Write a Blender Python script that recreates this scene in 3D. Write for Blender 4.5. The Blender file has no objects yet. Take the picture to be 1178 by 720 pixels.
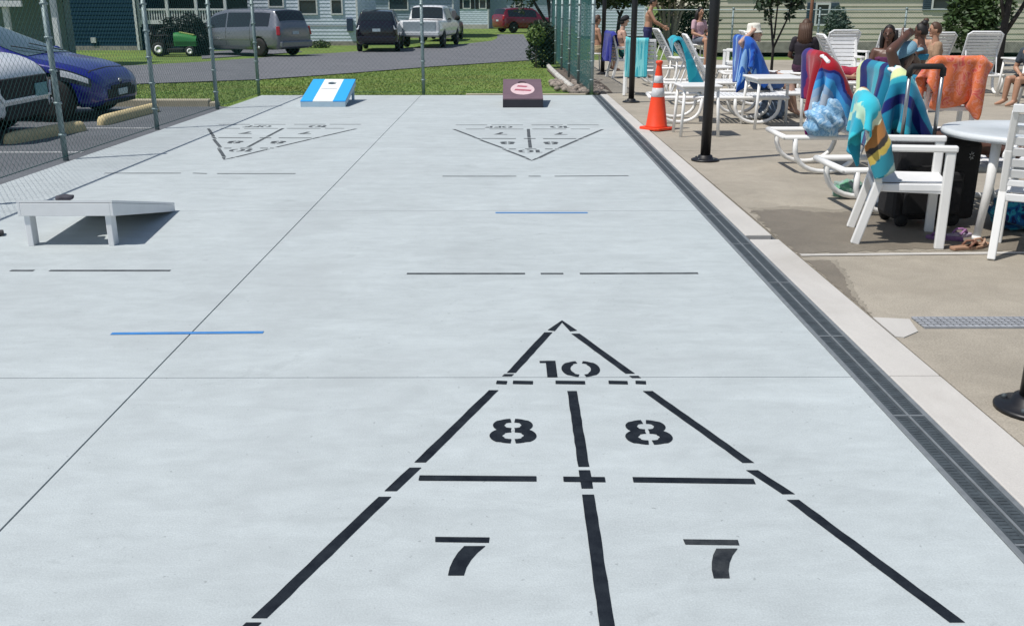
import bpy, bmesh, math, random
import numpy as np
from mathutils import Vector, Matrix
R = math.radians
random.seed(7); rng = np.random.default_rng(7)
sc = bpy.context.scene
col = sc.collection

# ------------------------------------------------------------------ camera, sky, sun, exposure
FOC, CX, CY, HCAM = 1094.0, 589.0, 360.0, 1.6
PITCH = math.atan(354/FOC); YAW = -0.0035
cd = bpy.data.cameras.new('camera'); cam = bpy.data.objects.new('camera', cd); col.objects.link(cam)
cd.sensor_width = 36; cd.lens = 36*FOC/1178; cd.clip_start = .05; cd.clip_end = 2000
cam.location = (0, 0, HCAM); cam.rotation_euler = (math.pi/2-PITCH, 0, YAW)
sc.camera = cam
SUN = Vector((-0.435, -0.19, 0.88)).normalized()
w = bpy.data.worlds.new('World'); sc.world = w; w.use_nodes = True
nt = w.node_tree; bg = nt.nodes['Background']; sky = nt.nodes.new('ShaderNodeTexSky')
sky.sky_type = 'NISHITA'; sky.sun_disc = False
sky.sun_elevation = math.asin(SUN.z); sky.sun_rotation = math.atan2(SUN.x, SUN.y)
sky.air_density = 1.2; sky.dust_density = 1.0
nt.links.new(sky.outputs[0], bg.inputs[0]); bg.inputs[1].default_value = 0.085
sd = bpy.data.lights.new('sun', 'SUN'); sd.energy = 4.4; sd.angle = R(.55); sd.color = (1, .955, .89)
sun = bpy.data.objects.new('sun', sd); col.objects.link(sun); sun.rotation_euler = SUN.to_track_quat('Z', 'Y').to_euler()
sun.location = (-20, -10, 40)
vs = sc.view_settings; vs.view_transform = 'Standard'; vs.look = 'None'; vs.exposure = 0.0; vs.gamma = 1; vs.use_curve_mapping = False

# ------------------------------------------------------------------ pixel -> place on a known plane
def ray(px, py):
    d = Vector(((px-CX)/FOC, -(py-CY)/FOC, -1)); d.rotate(cam.rotation_euler); return d
def G(px, py, z=0.0):
    d = ray(px, py); t = (z-HCAM)/d.z
    return Vector((d.x*t, d.y*t, z))
def zt(y):
    if y < 18.6: return -.03
    return -.03 - .33*min(1, (y-18.6)/23.4)
def GT(px, py):
    z = -.03
    for _ in range(30):
        p = G(px, py, z); z = zt(p.y)
    return p
def AT(px, py, y):
    d = ray(px, py); t = y/d.y
    return Vector((d.x*t, y, HCAM+d.z*t))

# ------------------------------------------------------------------ materials
MATS = {}
def mat(name, c, rough=.6, metal=0., var=.0, vscale=8., bump=0., bscale=60., spec=.5, c2=None, coat=0., sub=0., alpha=1., trans=0.):
    if name in MATS: return MATS[name]
    m = bpy.data.materials.new(name); m.use_nodes = True; n = m.node_tree; b = n.nodes['Principled BSDF']
    b.inputs['Roughness'].default_value = rough; b.inputs['Metallic'].default_value = metal
    b.inputs['Specular IOR Level'].default_value = spec
    b.inputs['Coat Weight'].default_value = coat
    if sub: b.inputs['Subsurface Weight'].default_value = sub; b.inputs['Subsurface Radius'].default_value = (.01, .004, .002)
    if trans: b.inputs['Transmission Weight'].default_value = trans
    tc = n.nodes.new('ShaderNodeTexCoord')
    if var or c2:
        nz = n.nodes.new('ShaderNodeTexNoise'); nz.inputs['Scale'].default_value = vscale; nz.inputs['Detail'].default_value = 6; nz.inputs['Roughness'].default_value = .62
        n.links.new(tc.outputs['Object'], nz.inputs['Vector'])
        rp = n.nodes.new('ShaderNodeValToRGB'); e = rp.color_ramp.elements
        e[0].position = .3; e[1].position = .7
        d = c2 if c2 else tuple(x*(1-var) for x in c)
        u = c if c2 else tuple(min(1, x*(1+var)) for x in c)
        e[0].color = (*d, 1); e[1].color = (*u, 1)
        n.links.new(nz.outputs['Fac'], rp.inputs[0]); n.links.new(rp.outputs[0], b.inputs['Base Color'])
    else: b.inputs['Base Color'].default_value = (*c, 1)
    if bump:
        n2 = n.nodes.new('ShaderNodeTexNoise'); n2.inputs['Scale'].default_value = bscale; n2.inputs['Detail'].default_value = 5
        n.links.new(tc.outputs['Object'], n2.inputs['Vector'])
        bp = n.nodes.new('ShaderNodeBump'); bp.inputs['Strength'].default_value = bump; bp.inputs['Distance'].default_value = .02
        n.links.new(n2.outputs['Fac'], bp.inputs['Height']); n.links.new(bp.outputs[0], b.inputs['Normal'])
    MATS[name] = m; return m

def concrete(name, base, mott=.10, streak=.06, speck=.05, stretch=(1, 1, 1), stain=None, stain_amt=0., rough=.85, bump=.15, fine=160., mscale=.9, blot=0., spots=0.):
    m = bpy.data.materials.new(name); m.use_nodes = True; n = m.node_tree; L = n.links; b = n.nodes['Principled BSDF']
    b.inputs['Roughness'].default_value = rough; b.inputs['Specular IOR Level'].default_value = .3
    tc = n.nodes.new('ShaderNodeTexCoord')
    def noise(scale, det, st=(1, 1, 1), ro=.6, dist=0.):
        mp = n.nodes.new('ShaderNodeMapping'); mp.inputs['Scale'].default_value = st
        L.new(tc.outputs['Object'], mp.inputs['Vector'])
        z = n.nodes.new('ShaderNodeTexNoise'); z.inputs['Scale'].default_value = scale; z.inputs['Detail'].default_value = det; z.inputs['Roughness'].default_value = ro; z.inputs['Distortion'].default_value = dist
        L.new(mp.outputs[0], z.inputs['Vector']); return z.outputs['Fac']
    def mr(sock, lo, hi, a=.3, bb=.7):
        q = n.nodes.new('ShaderNodeMapRange'); q.inputs[1].default_value = a; q.inputs[2].default_value = bb; q.inputs[3].default_value = lo; q.inputs[4].default_value = hi
        L.new(sock, q.inputs[0]); return q.outputs[0]
    def mul(a, bb):
        q = n.nodes.new('ShaderNodeMath'); q.operation = 'MULTIPLY'; L.new(a, q.inputs[0]); L.new(bb, q.inputs[1]); return q.outputs[0]
    f1 = mr(noise(mscale, 5, (1, 1, 1), .62, .5), 1-mott, 1+mott)
    f2 = mr(noise(5, 7, stretch, .7, .8), 1-streak, 1+streak)
    nf = noise(fine, 3)
    f3 = mr(nf, 1-speck, 1+speck)
    f = mul(mul(f1, f2), f3)
    if blot: f = mul(f, mr(noise(7, 6, (.8, 1.2, 1), .68, .4), 1-blot, 1+blot))
    if spots:
        f = mul(f, mr(noise(38, 2, (1, 1, 1), .5), 1, 1-spots, .70, .76)); f = mul(f, mr(noise(2.3, 8, (.5, 1, 1), .75, 1.5), 1, 1-spots*.45, .60, .70))
    mx = n.nodes.new('ShaderNodeVectorMath'); mx.operation = 'SCALE'; mx.inputs[0].default_value = base
    L.new(f, mx.inputs['Scale']); out = mx.outputs[0]
    if stain:
        s = mr(noise(.55, 6, (1, 1, 1), .65, 1.2), 0, stain_amt, .5, .72)
        mixn = n.nodes.new('ShaderNodeMix'); mixn.data_type = 'RGBA'
        L.new(s, mixn.inputs[0]); L.new(out, mixn.inputs[6]); mixn.inputs[7].default_value = (*stain, 1); out = mixn.outputs[2]
    L.new(out, b.inputs['Base Color'])
    bp = n.nodes.new('ShaderNodeBump'); bp.inputs['Strength'].default_value = bump; bp.inputs['Distance'].default_value = .01
    L.new(nf, bp.inputs['Height']); L.new(bp.outputs[0], b.inputs['Normal'])
    MATS[name] = m; return m

def bands(name, cols, scale=6., dist=3., rough=.95, axis=(1, 1, 1), detail=2., soft=False):
    m = bpy.data.materials.new(name); m.use_nodes = True; n = m.node_tree; L = n.links; b = n.nodes['Principled BSDF']
    b.inputs['Roughness'].default_value = rough; b.inputs['Specular IOR Level'].default_value = .15
    b.inputs['Sheen Weight'].default_value = .2
    tc = n.nodes.new('ShaderNodeTexCoord'); mp = n.nodes.new('ShaderNodeMapping'); mp.inputs['Scale'].default_value = axis
    z = n.nodes.new('ShaderNodeTexNoise'); z.inputs['Scale'].default_value = scale; z.inputs['Detail'].default_value = detail; z.inputs['Distortion'].default_value = dist
    L.new(tc.outputs['Object'], mp.inputs[0]); L.new(mp.outputs[0], z.inputs['Vector'])
    rp = n.nodes.new('ShaderNodeValToRGB'); rp.color_ramp.interpolation = 'LINEAR' if soft else 'CONSTANT'
    k = len(cols); e = rp.color_ramp.elements
    while len(e) < k: e.new(.5)
    for i, c in enumerate(cols):
        e[i].position = .28 + .44*i/max(1, k) if i else 0.
        e[i].color = (*c, 1)
    L.new(z.outputs['Fac'], rp.inputs[0])
    n3 = n.nodes.new('ShaderNodeTexNoise'); n3.inputs['Scale'].default_value = 220; L.new(tc.outputs['Object'], n3.inputs['Vector'])
    bp = n.nodes.new('ShaderNodeBump'); bp.inputs['Strength'].default_value = .4; bp.inputs['Distance'].default_value = .004
    L.new(n3.outputs['Fac'], bp.inputs['Height']); L.new(bp.outputs[0], b.inputs['Normal'])
    L.new(rp.outputs[0], b.inputs['Base Color']); MATS[name] = m; return m

M_court = concrete('court_concrete', (.415, .460, .474), .055, .07, .10, (.40, 1.4, 1), (.36, .393, .405), .55, mscale=.9, blot=.06, spots=.30)
M_apron = concrete('apron_concrete', (.50, .485, .46), .06, .05, .06, (1, .4, 1), (.37, .35, .32), .6)
M_deck = concrete('deck_concrete', (.34, .308, .255), .11, .11, .20, (1, 1, 1), (.25, .222, .178), .5, fine=110, bump=.35)
M_wet = concrete('damp_concrete', (.185, .162, .130), .12, .10, .15, rough=.55, fine=110)
M_asph = concrete('asphalt', (.115, .125, .14), .12, .10, .25, (1, 1, 1), (.085, .09, .10), .6, fine=90, bump=.5)
M_road = concrete('road_asphalt', (.145, .15, .165), .10, .08, .2, (1, .5, 1), (.11, .115, .13), .6, fine=40, bump=.4)
M_stop = concrete('stop_concrete', (.62, .51, .29), .15, .12, .15, rough=.9)
M_kerb = concrete('kerb_concrete', (.42, .38, .29), .15, .1, .12)
M_soil = concrete('mulch_soil', (.13, .105, .085), .25, .2, .3, fine=60, bump=.8)
M_grass = concrete('grass_ground', (.12, .19, .04), .30, .25, .3, (1, 1, 1), (.19, .18, .055), .7, fine=35, bump=1, mscale=.35)
M_blade = mat('grass_blade', (.15, .27, .042), .7, c2=(.22, .24, .06), vscale=.8)
M_paint = mat('black_paint', (.006, .009, .015), .8, c2=(.020, .026, .034), vscale=15, bump=.2, bscale=150, spec=.12)
M_paintw = mat('scuffed_black_paint', (.012, .016, .022), .8, c2=(.055, .062, .068), vscale=16, bump=.2, bscale=150, spec=.12)
M_paint2 = mat('worn_black_paint', (.12, .135, .145), .8, c2=(.045, .053, .06), vscale=14, spec=.15)
M_bpaint = mat('blue_paint', (.045, .20, .50), .55, var=.15, vscale=20)
M_wpaint = mat('white_line_paint', (.30, .31, .32), .7, var=.35, vscale=10)
M_joint = mat('dark_joint', (.085, .09, .095), .95)  # dark base colour that shows in the slab joints
M_white = mat('white_resin', (.78, .78, .77), .38, var=.04, vscale=5)
M_strap = mat('white_strap', (.74, .75, .76), .5, var=.05, vscale=9)
M_gres = mat('grey_resin', (.55, .57, .58), .5, var=.05, vscale=9)
M_black = mat('black_metal', (.008, .008, .010), .42, var=.2, vscale=10)
M_bag = mat('black_fabric', (.010, .010, .012), .8, var=.3, vscale=30, bump=.3, bscale=200)
M_rub = mat('rubber', (.014, .014, .015), .8, var=.2, vscale=20)
M_alu = mat('aluminium', (.40, .41, .42), .4, .9)
M_rim = mat('wheel_alloy', (.62, .63, .65), .35, .3)
M_drk = mat('drain_metal', (.056, .07, .08), .65, .1, var=.3, vscale=18)
M_rimc = mat('drain_rim', (.20, .22, .235), .5, .2, var=.15, vscale=20)
M_post = mat('fence_post', (.24, .31, .32), .5, .3, var=.12, vscale=14)
M_wire = mat('fence_wire', (.018, .085, .085), .6, 0, spec=.2)
M_glass = mat('dark_glass', (.012, .016, .02), .06, spec=.8)
M_bglass = mat('windscreen_glass', (.05, .085, .10), .12, spec=.9)
M_pane = mat('window_pane', (.03, .05, .06), .1, spec=.8)
M_trimw = mat('white_trim', (.70, .72, .73), .55, var=.05, vscale=6)
M_cone = mat('orange_plastic', (.80, .060, .014), .45, var=.06, vscale=9)
M_refl = mat('reflective_band', (.62, .63, .64), .35, var=.1, vscale=30)
M_bark = mat('bark', (.13, .105, .085), .9, var=.4, vscale=14, bump=.6, bscale=30)
M_pbark = mat('pale_bark', (.34, .30, .26), .85, var=.3, vscale=10, bump=.5, bscale=30)
M_dbark = mat('dark_bark', (.03, .027, .026), .9, var=.4, vscale=14, bump=.6, bscale=30)
M_leaf = mat('leaf', (.060, .115, .028), .55, c2=(.022, .05, .016), vscale=3.5)
M_dleaf = mat('dark_leaf', (.028, .060, .022), .55, c2=(.012, .028, .012), vscale=3.5)
M_lleaf = mat('light_leaf', (.16, .24, .05), .55, c2=(.05, .10, .025), vscale=3.5)
M_stone = mat('bed_stone', (.26, .22, .19), .9, var=.45, vscale=9)

# ------------------------------------------------------------------ mesh builder
class MB:
    def __init__(s): s.v = []; s.f = []; s.mi = []; s.sm = []; s.T = None
    def add(s, vs_, fs, mi=0, sm=False):
        o = len(s.v)
        if s.T is not None: vs_ = [s.T @ Vector(p) for p in vs_]
        s.v += [tuple(p) for p in vs_]; s.f += [tuple(o+i for i in f) for f in fs]
        s.mi += [mi]*len(fs); s.sm += [sm]*len(fs); return s
    def bb(s, x0, x1, y0, y1, z0, z1, mi=0):
        v = [(x, y, z) for z in (z0, z1) for y in (y0, y1) for x in (x0, x1)]
        return s.add(v, [(0, 2, 3, 1), (4, 5, 7, 6), (0, 1, 5, 4), (2, 6, 7, 3), (0, 4, 6, 2), (1, 3, 7, 5)], mi)
    def obox(s, p0, p1, wd, ht, mi=0, up=(0, 0, 1)):
        p0 = Vector(p0); p1 = Vector(p1); d = (p1-p0).normalized(); up = Vector(up)
        sd_ = d.cross(up)
        if sd_.length < 1e-4: sd_ = d.cross(Vector((0, 1, 0)))
        sd_.normalize(); u = sd_.cross(d).normalized()
        v = [p+sd_*a*wd/2+u*b*ht/2 for p in (p0, p1) for a, b in ((-1, -1), (1, -1), (1, 1), (-1, 1))]
        return s.add(v, [(0, 3, 2, 1), (4, 5, 6, 7), (0, 1, 5, 4), (1, 2, 6, 5), (2, 3, 7, 6), (3, 0, 4, 7)], mi)
    def tube(s, pts, r, n=8, mi=0, sm=True, cap=True, sq=None):
        pts = [Vector(p) for p in pts]; k = len(pts)
        rs = r if isinstance(r, (list, tuple)) else [r]*k
        vs_ = []; prev = None
        for i, p in enumerate(pts):
            t = (pts[min(i+1, k-1)]-pts[max(i-1, 0)]).normalized()
            if prev is None:
                a = Vector((0, 0, 1)) if abs(t.z) < .9 else Vector((1, 0, 0))
                u = t.cross(a).normalized()
            else: u = (prev - t*prev.dot(t)).normalized()
            prev = u; q = t.cross(u)
            for j in range(n):
                an = 2*math.pi*(j+.5)/n
                vs_.append(p+(u*math.cos(an)+q*math.sin(an))*rs[i])
        fs = [(i*n+j, i*n+(j+1) % n, (i+1)*n+(j+1) % n, (i+1)*n+j) for i in range(k-1) for j in range(n)]
        if cap: fs += [tuple(reversed(range(n))), tuple((k-1)*n+j for j in range(n))]
        return s.add(vs_, fs, mi, sm)
    def lathe(s, prof, n=24, c=(0, 0, 0), mi=0, sm=True, axis='z'):
        vs_ = []
        for r, z in prof:
            for j in range(n):
                a = 2*math.pi*j/n; x, y = r*math.cos(a), r*math.sin(a)
                p = (x, y, z) if axis == 'z' else ((x, z, y) if axis == 'y' else (z, x, y))
                vs_.append((p[0]+c[0], p[1]+c[1], p[2]+c[2]))
        k = len(prof)
        fs = [(i*n+j, i*n+(j+1) % n, (i+1)*n+(j+1) % n, (i+1)*n+j) for i in range(k-1) for j in range(n)]
        fs += [tuple(reversed(range(n))), tuple((k-1)*n+j for j in range(n))]
        return s.add(vs_, fs, mi, sm)
    def ell(s, c, r, nu=16, nv=10, mi=0, fn=None):
        vs_ = []
        for i in range(nv+1):
            th = math.pi*i/nv
            for j in range(nu):
                a = 2*math.pi*j/nu
                p = Vector((math.sin(th)*math.cos(a), math.sin(th)*math.sin(a), math.cos(th)))
                q = Vector((p.x*r[0], p.y*r[1], p.z*r[2]))
                if fn: q = fn(p, q)
                vs_.append(q+Vector(c))
        fs = [(i*nu+j, (i+1)*nu+j, (i+1)*nu+(j+1) % nu, i*nu+(j+1) % nu) for i in range(nv) for j in range(nu)]
        return s.add(vs_, fs, mi, True)
    def prism(s, poly, z0, z1, mi=0):
        n = len(poly); v = [(x, y, z0) for x, y in poly]+[(x, y, z1) for x, y in poly]
        fs = [tuple(reversed(range(n))), tuple(range(n, 2*n))]+[(i, (i+1) % n, n+(i+1) % n, n+i) for i in range(n)]
        return s.add(v, fs, mi)
    def ribbon(s, pts, wd, z=.002, mi=0):
        pts = [Vector((p[0], p[1])) for p in pts]; k = len(pts); L_ = []; Rr = []
        ws = wd if isinstance(wd, (list, tuple)) else [wd]*k
        for i, p in enumerate(pts):
            t = (pts[min(i+1, k-1)]-pts[max(i-1, 0)]).normalized(); nn = Vector((-t.y, t.x))
            L_.append(p+nn*ws[i]/2); Rr.append(p-nn*ws[i]/2)
        v = [(p.x, p.y, z) for p in L_]+[(p.x, p.y, z) for p in Rr]
        return s.add(v, [(k+i, k+i+1, i+1, i) for i in range(k-1)], mi)
    def grid(s, fn, nu, nv, mi=0, sm=True):
        v = [fn(i/nu, j/nv) for i in range(nu+1) for j in range(nv+1)]
        return s.add(v, [(i*(nv+1)+j, (i+1)*(nv+1)+j, (i+1)*(nv+1)+j+1, i*(nv+1)+j+1) for i in range(nu) for j in range(nv)], mi, sm)
    def mesh(s, name, mats):
        me = bpy.data.meshes.new(name); me.from_pydata(s.v, [], s.f)
        for m_ in (mats if isinstance(mats, (list, tuple)) else [mats]): me.materials.append(m_)
        me.polygons.foreach_set('material_index', s.mi); me.polygons.foreach_set('use_smooth', s.sm); me.update(); return me
    def build(s, name, mats, parent=None, bevel=0, solid=0, sub=0, fix=True):
        me = s.mesh(name, mats)
        if fix:
            b = bmesh.new(); b.from_mesh(me); bmesh.ops.recalc_face_normals(b, faces=b.faces); b.to_mesh(me); b.free()
        o = bpy.data.objects.new(name, me); col.objects.link(o)
        if parent is not None: o.parent = parent
        if solid: q = o.modifiers.new('solid', 'SOLIDIFY'); q.thickness = solid; q.offset = 0
        if sub: q = o.modifiers.new('sub', 'SUBSURF'); q.levels = sub; q.render_levels = sub
        if bevel:
            q = o.modifiers.new('bevel', 'BEVEL'); q.width = bevel; q.segments = 2; q.limit_method = 'ANGLE'; q.angle_limit = R(35)
        return o
def tag(o, label=None, cat=None, group=None, kind=None):
    if label: o['label'] = label
    if cat: o['category'] = cat
    if group: o['group'] = group
    if kind: o['kind'] = kind
    return o
def thing(name, label, cat, loc=(0, 0, 0), rz=0., group=None):
    o = bpy.data.objects.new(name, None); col.objects.link(o); o.location = loc; o.rotation_euler = (0, 0, rz)
    o.empty_display_size = .2
    return tag(o, label, cat, group)
def kids(o): return [c for c in bpy.data.objects if c.parent == o]
def dup(root, loc, rz, label, group=None):
    r = root.copy(); col.objects.link(r); r.location = loc; r.rotation_euler = (0, 0, rz); r['label'] = label
    if group: r['group'] = group
    for c in kids(root):
        q = c.copy(); col.objects.link(q); q.parent = r
        for g in kids(c):
            h = g.copy(); col.objects.link(h); h.parent = q
    return r
def struct(o, label=None): return tag(o, label, None, None, 'structure')

# ================================================================== GROUND, COURT, ROADS
g = MB()
xs = [-400, -120, -60, -40, -30, -20, -12, -6, 0, 6, 12, 20, 30, 60, 120, 400]
ys = [-60, -10, 0, 8, 14, 18.6, 22, 26, 30, 34, 38, 42, 50, 60, 80, 120, 220, 900]
g.add([(x, y, zt(y)-.012) for x in xs for y in ys], [(i*len(ys)+j, (i+1)*len(ys)+j, (i+1)*len(ys)+j+1, i*len(ys)+j+1) for i in range(len(xs)-1) for j in range(len(ys)-1)])
struct(g.build('ground', M_grass))
XL, XJ, XD0, XD1, YE = -4.72, -1.63, 1.55, 1.72, 18.12
YJ = [4.0-3.65, 4.0, 7.65, 11.3, 14.95]
XLf = lambda y: -4.875+(y-2.3)*.0175
c = MB(); jg = .004
xr = [(XL, XJ-jg), (XJ+jg, XD0)]
yr = []; a = -4.
for y in YJ: yr.append((a, y-jg*.7)); a = y+jg*.7
yr.append((a, YE))
for x0, x1 in xr:
    for y0, y1 in yr:
        if x0 == XL: c.prism([(XLf(y0), y0), (x1, y0), (x1, y1), (XLf(y1), y1)], -.10, 0)
        else: c.bb(x0, x1, y0, y1, -.10, 0)
c.bb(XL+.15, XD0-.01, -3.9, YE-.01, -.12, -.012, 1)
struct(c.build('court_slab', [M_court, M_joint]))
# apron to the right of the drain
def apx(y): return 1.955 - .11*(y-3.4)/15
ap = MB()
cuts = [-4, 4.0-3.65, 4.0, 6.63]
for i in range(len(cuts)-1):
    y0, y1 = cuts[i], cuts[i+1]-.006
    ap.prism([(XD1, y0), (apx(y0), y0), (apx(y1), y1), (XD1, y1)], -.1, .008)
y0, y1 = 6.74, 18.2
ap.prism([(XD1, y0), (apx(y0)-.02, y0), (apx(y1), y1), (XD1, y1)], -.1, .012)
ap.prism([(XD1, 6.634), (apx(6.6)-.02, 6.634), (apx(6.74)-.03, 6.736), (XD1, 6.736)], -.1, -.02, 1)
struct(ap.build('apron', [M_apron, M_wet], bevel=.006))
# pool deck
dk = MB()
for x0, x1, y0, y1 in ((0, 3.9, -4, 6.32), (3.91, 12, -4, 6.32), (0, 3.9, 6.33, 11.0), (3.91, 8, 6.33, 11), (8.01, 14, 6.33, 11), (0, 4.6, 11.01, 16), (4.61, 9, 11.01, 16), (9.01, 14, 11.01, 16), (0, 4.6, 16.01, 23), (4.61, 9, 16.01, 23), (9.01, 14, 16.01, 23), (0, 7, 23.01, 30), (7.01, 14, 23.01, 30), (12.01, 14, -4, 6.32), (14.01, 30, -4, 30)):
    if x0 == 0: dk.prism([(apx(y0)+.012, y0), (x1, y0), (x1, y1), (apx(y1)+.012, y1)], -.1, 0)
    else: dk.bb(x0, x1, y0, y1, -.1, 0)
dk.bb(1.7, 29, -3.9, 29.9, -.12, -.02, 1)
struct(dk.build('pool_deck', [M_deck, M_joint]))
# damp patches with ragged edges
def ragged(pts, step=.05, amp=.025, seed=1):
    r = random.Random(seed); out = []
    n = len(pts)
    for i in range(n):
        a, b = Vector(pts[i]), Vector(pts[(i+1) % n]); k = max(1, int((b-a).length/step))
        for j in range(k):
            p = a.lerp(b, j/k); out.append((p.x+r.uniform(-amp, amp), p.y+r.uniform(-amp, amp)))
    return out
def gp(px, py): p = G(px, py); return (p.x, p.y)
hl = MB()
poly = ragged([gp(862, 240), gp(905, 237), gp(960, 242), gp(1000, 234), gp(1060, 236), gp(1165, 238), gp(1185, 291), gp(1060, 290), gp(930, 294), gp(921, 297), gp(895, 280)], .05, .035, 13)
hl.add([(max(x, apx(y)+.013), y, .002) for x, y in poly], [tuple(range(len(poly)))])
poly = ragged([gp(925, 299), gp(962, 299), gp(976, 318), gp(985, 338), gp(1000, 358), gp(1003, 366), gp(985, 350), gp(950, 320)], .03, .014, 14)
hl.add([(max(x, apx(y)+.013), y, .002) for x, y in poly], [tuple(range(len(poly)))])
struct(hl.build('drying_patch', concrete('drying_concrete', (.26, .235, .192), .11, .10, .18, fine=110)))
wt = MB()
poly = ragged([gp(866, 243), gp(905, 241), gp(960, 246), gp(1000, 238), gp(1060, 240), gp(1160, 242), gp(1178, 290), gp(1060, 287), gp(930, 292), gp(921, 294), gp(890, 270)], .04, .03, 3)
wt.add([(max(x, apx(y)+.013), y, .004) for x, y in poly], [tuple(range(len(poly)))])
poly = ragged([gp(927, 300), gp(955, 300), gp(970, 318), gp(978, 338), gp(996, 358), gp(1001, 365), gp(985, 350), gp(950, 320)], .03, .010, 4)
wt.add([(max(x, apx(y)+.013), y, .004) for x, y in poly], [tuple(range(len(poly)))])
struct(wt.build('damp_patch', M_wet))
pl = MB()
a, b = G(921, 294), G(1190, 289)
pl.ribbon([(a.x, a.y), (b.x+2, b.y+.02)], .055, .005)
pl.prism([gp(1004, 366), gp(1046, 368), gp(1056, 382), gp(1040, 389), gp(1030, 388)], 0, .006)
struct(pl.build('pale_concrete_strip', M_apron))
# trench drain along the court
t = thing('trench_drain', 'long dark slotted trench drain along the right edge of the court', 'drain', (0, 0, 0))
dr = MB()
dr.bb(XD0+.001, XD0+.022, -4, YE, -.09, .006, 0); dr.bb(XD1-.022, XD1-.001, -4, YE, -.09, .006, 0)
dr.build('rim', M_rimc, t, bevel=.002)
dr = MB(); dr.bb(XD0+.02, XD1-.02, -4, YE, -.1, -.06); dr.build('channel', M_rub, t)
dr = MB()
xm = (XD0+XD1)/2
dr.bb(xm-.005, xm+.005, -3.98, YE-.01, -.02, .0045, 1)
for x in (XD0+.028, xm-.014, xm+.014, XD1-.028): dr.bb(x-.005, x+.005, -3.98, YE-.01, -.02, .003)
y = -.5
while y < YE-.02:
    wd = .0185
    dr.bb(XD0+.023, xm-.006, y, y+wd, -.018, .002); dr.bb(xm+.006, XD1-.023, y, y+wd, -.018, .002); y += .022
for k in range(19):
    y = .62+k*.98
    if y < YE: dr.bb(XD0+.023, XD1-.023, y, y+.012, -.02, .0052, 1)
dr.build('grate', [M_drk, M_rimc], t)
t = thing('trench_drain', 'short pale grey mesh drain grate set across the tan pool deck', 'drain', (0, 0, 0))
a0 = G(1049, 367); a1 = G(1049, 379); xe = 6.0; sl = .01
dr = MB(); dr.bb(a0.x, xe, a1.y+.02, a0.y, .001, .0045); dr.build('channel', M_rimc, t)
dr = MB(); x = a0.x
while x < xe:
    for k in range(4):
        yy = a1.y+.02+(a0.y-a1.y-.02)*(k+.5)/4
        dr.bb(x, x+.025, yy-.022, yy+.022, .004, .010)
    x += .034
dr.bb(a0.x, xe, a1.y+.01, a1.y+.02, 0, .011); dr.bb(a0.x, xe, a0.y, a0.y+.01, 0, .011)
dr.build('grate', mat('dull_grate', (.30, .315, .34), .6, var=.15, vscale=20), t)

# ---- painted markings
XC = .27; Yap = G(646, 370).y
def loc(px, py): p = G(px, py); return (p.x-XC, p.y-Yap)
def seg(mb, a, b, wd, z=.002): mb.ribbon([loc(*a), loc(*b)], wd, z)
tri = thing('scoring_triangle', 'large crisp black shuffleboard triangle nearest the camera', 'court marking', (XC, Yap, 0), 0, 'shuffleboard scoring triangles')
o = MB(); W = .040
o.ribbon([loc(634, 380.5), loc(646.5, 370), loc(660, 381)], W)
def sside(a, b, wd=W):   # side line with ends cut square to the court
    (x0, y0), (x1, y1) = loc(*a), loc(*b); d = Vector((x1-x0, y1-y0)); h = wd/2/abs(d.y/d.length)
    k = max(2, int(abs(y1-y0)/.05)); q = []
    for i in range(k+1):
        f = i/k; e = .0014 if 0 < i < k else .0008
        q += [(x0+(x1-x0)*f-h+random.uniform(-e, e), y0+(y1-y0)*f, .002), (x0+(x1-x0)*f+h+random.uniform(-e, e), y0+(y1-y0)*f, .002)]
    o.add(q, [(2*i, 2*i+1, 2*i+3, 2*i+2) for i in range(k)])
for a, b in (((631, 382.5), (588, 429)), ((662, 384), (725, 430)), ((568, 449), (483, 532)), ((745, 450), (861, 532.5)), ((478, 538), (449, 565)), ((865, 541), (907, 568.5)), ((443, 571.5), (298, 711)), ((912, 575), (1101, 716)), ((583, 433), (586, 430.5)), ((729, 432.5), (732, 435))): sside(a, b)
sside((292, 716), (262, 745)); sside((1110, 722), (1150, 752))
for x0, x1 in ((571, 583), (590, 613), (639, 673), (700, 722), (731, 743)): seg(o, (x0, 440), (x1, 440.5), .038, .0028)
sside((658, 450), (671.5, 537), .041); sside((672, 541), (675.5, 562), .041); sside((676.5, 569), (704, 760), .041)
seg(o, (482, 550), (617, 551), .038, .0028); seg(o, (648, 551.5), (696, 552), .036, .0034); seg(o, (728, 552), (868, 554), .038, .0028)
for sx in (-1, 1):
    o.ribbon([(sx*.06, -2.74), (sx*.52, -2.74)], .032); o.ribbon([(sx*.58, -2.74), (sx*.84, -2.74)], .032)
    o.ribbon([(sx*.06, -3.2), (sx*.5, -3.2)], .032); o.ribbon([(sx*.56, -3.2), (sx*1.0, -3.2)], .032)
o.build('outline', M_paint, tri, fix=False)
def arc(cx, cy, rx, ry, a0, a1, n=14): return [(cx+rx*math.cos(R(a0+(a1-a0)*i/n)), cy+ry*math.sin(R(a0+(a1-a0)*i/n))) for i in range(n+1)]
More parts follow.
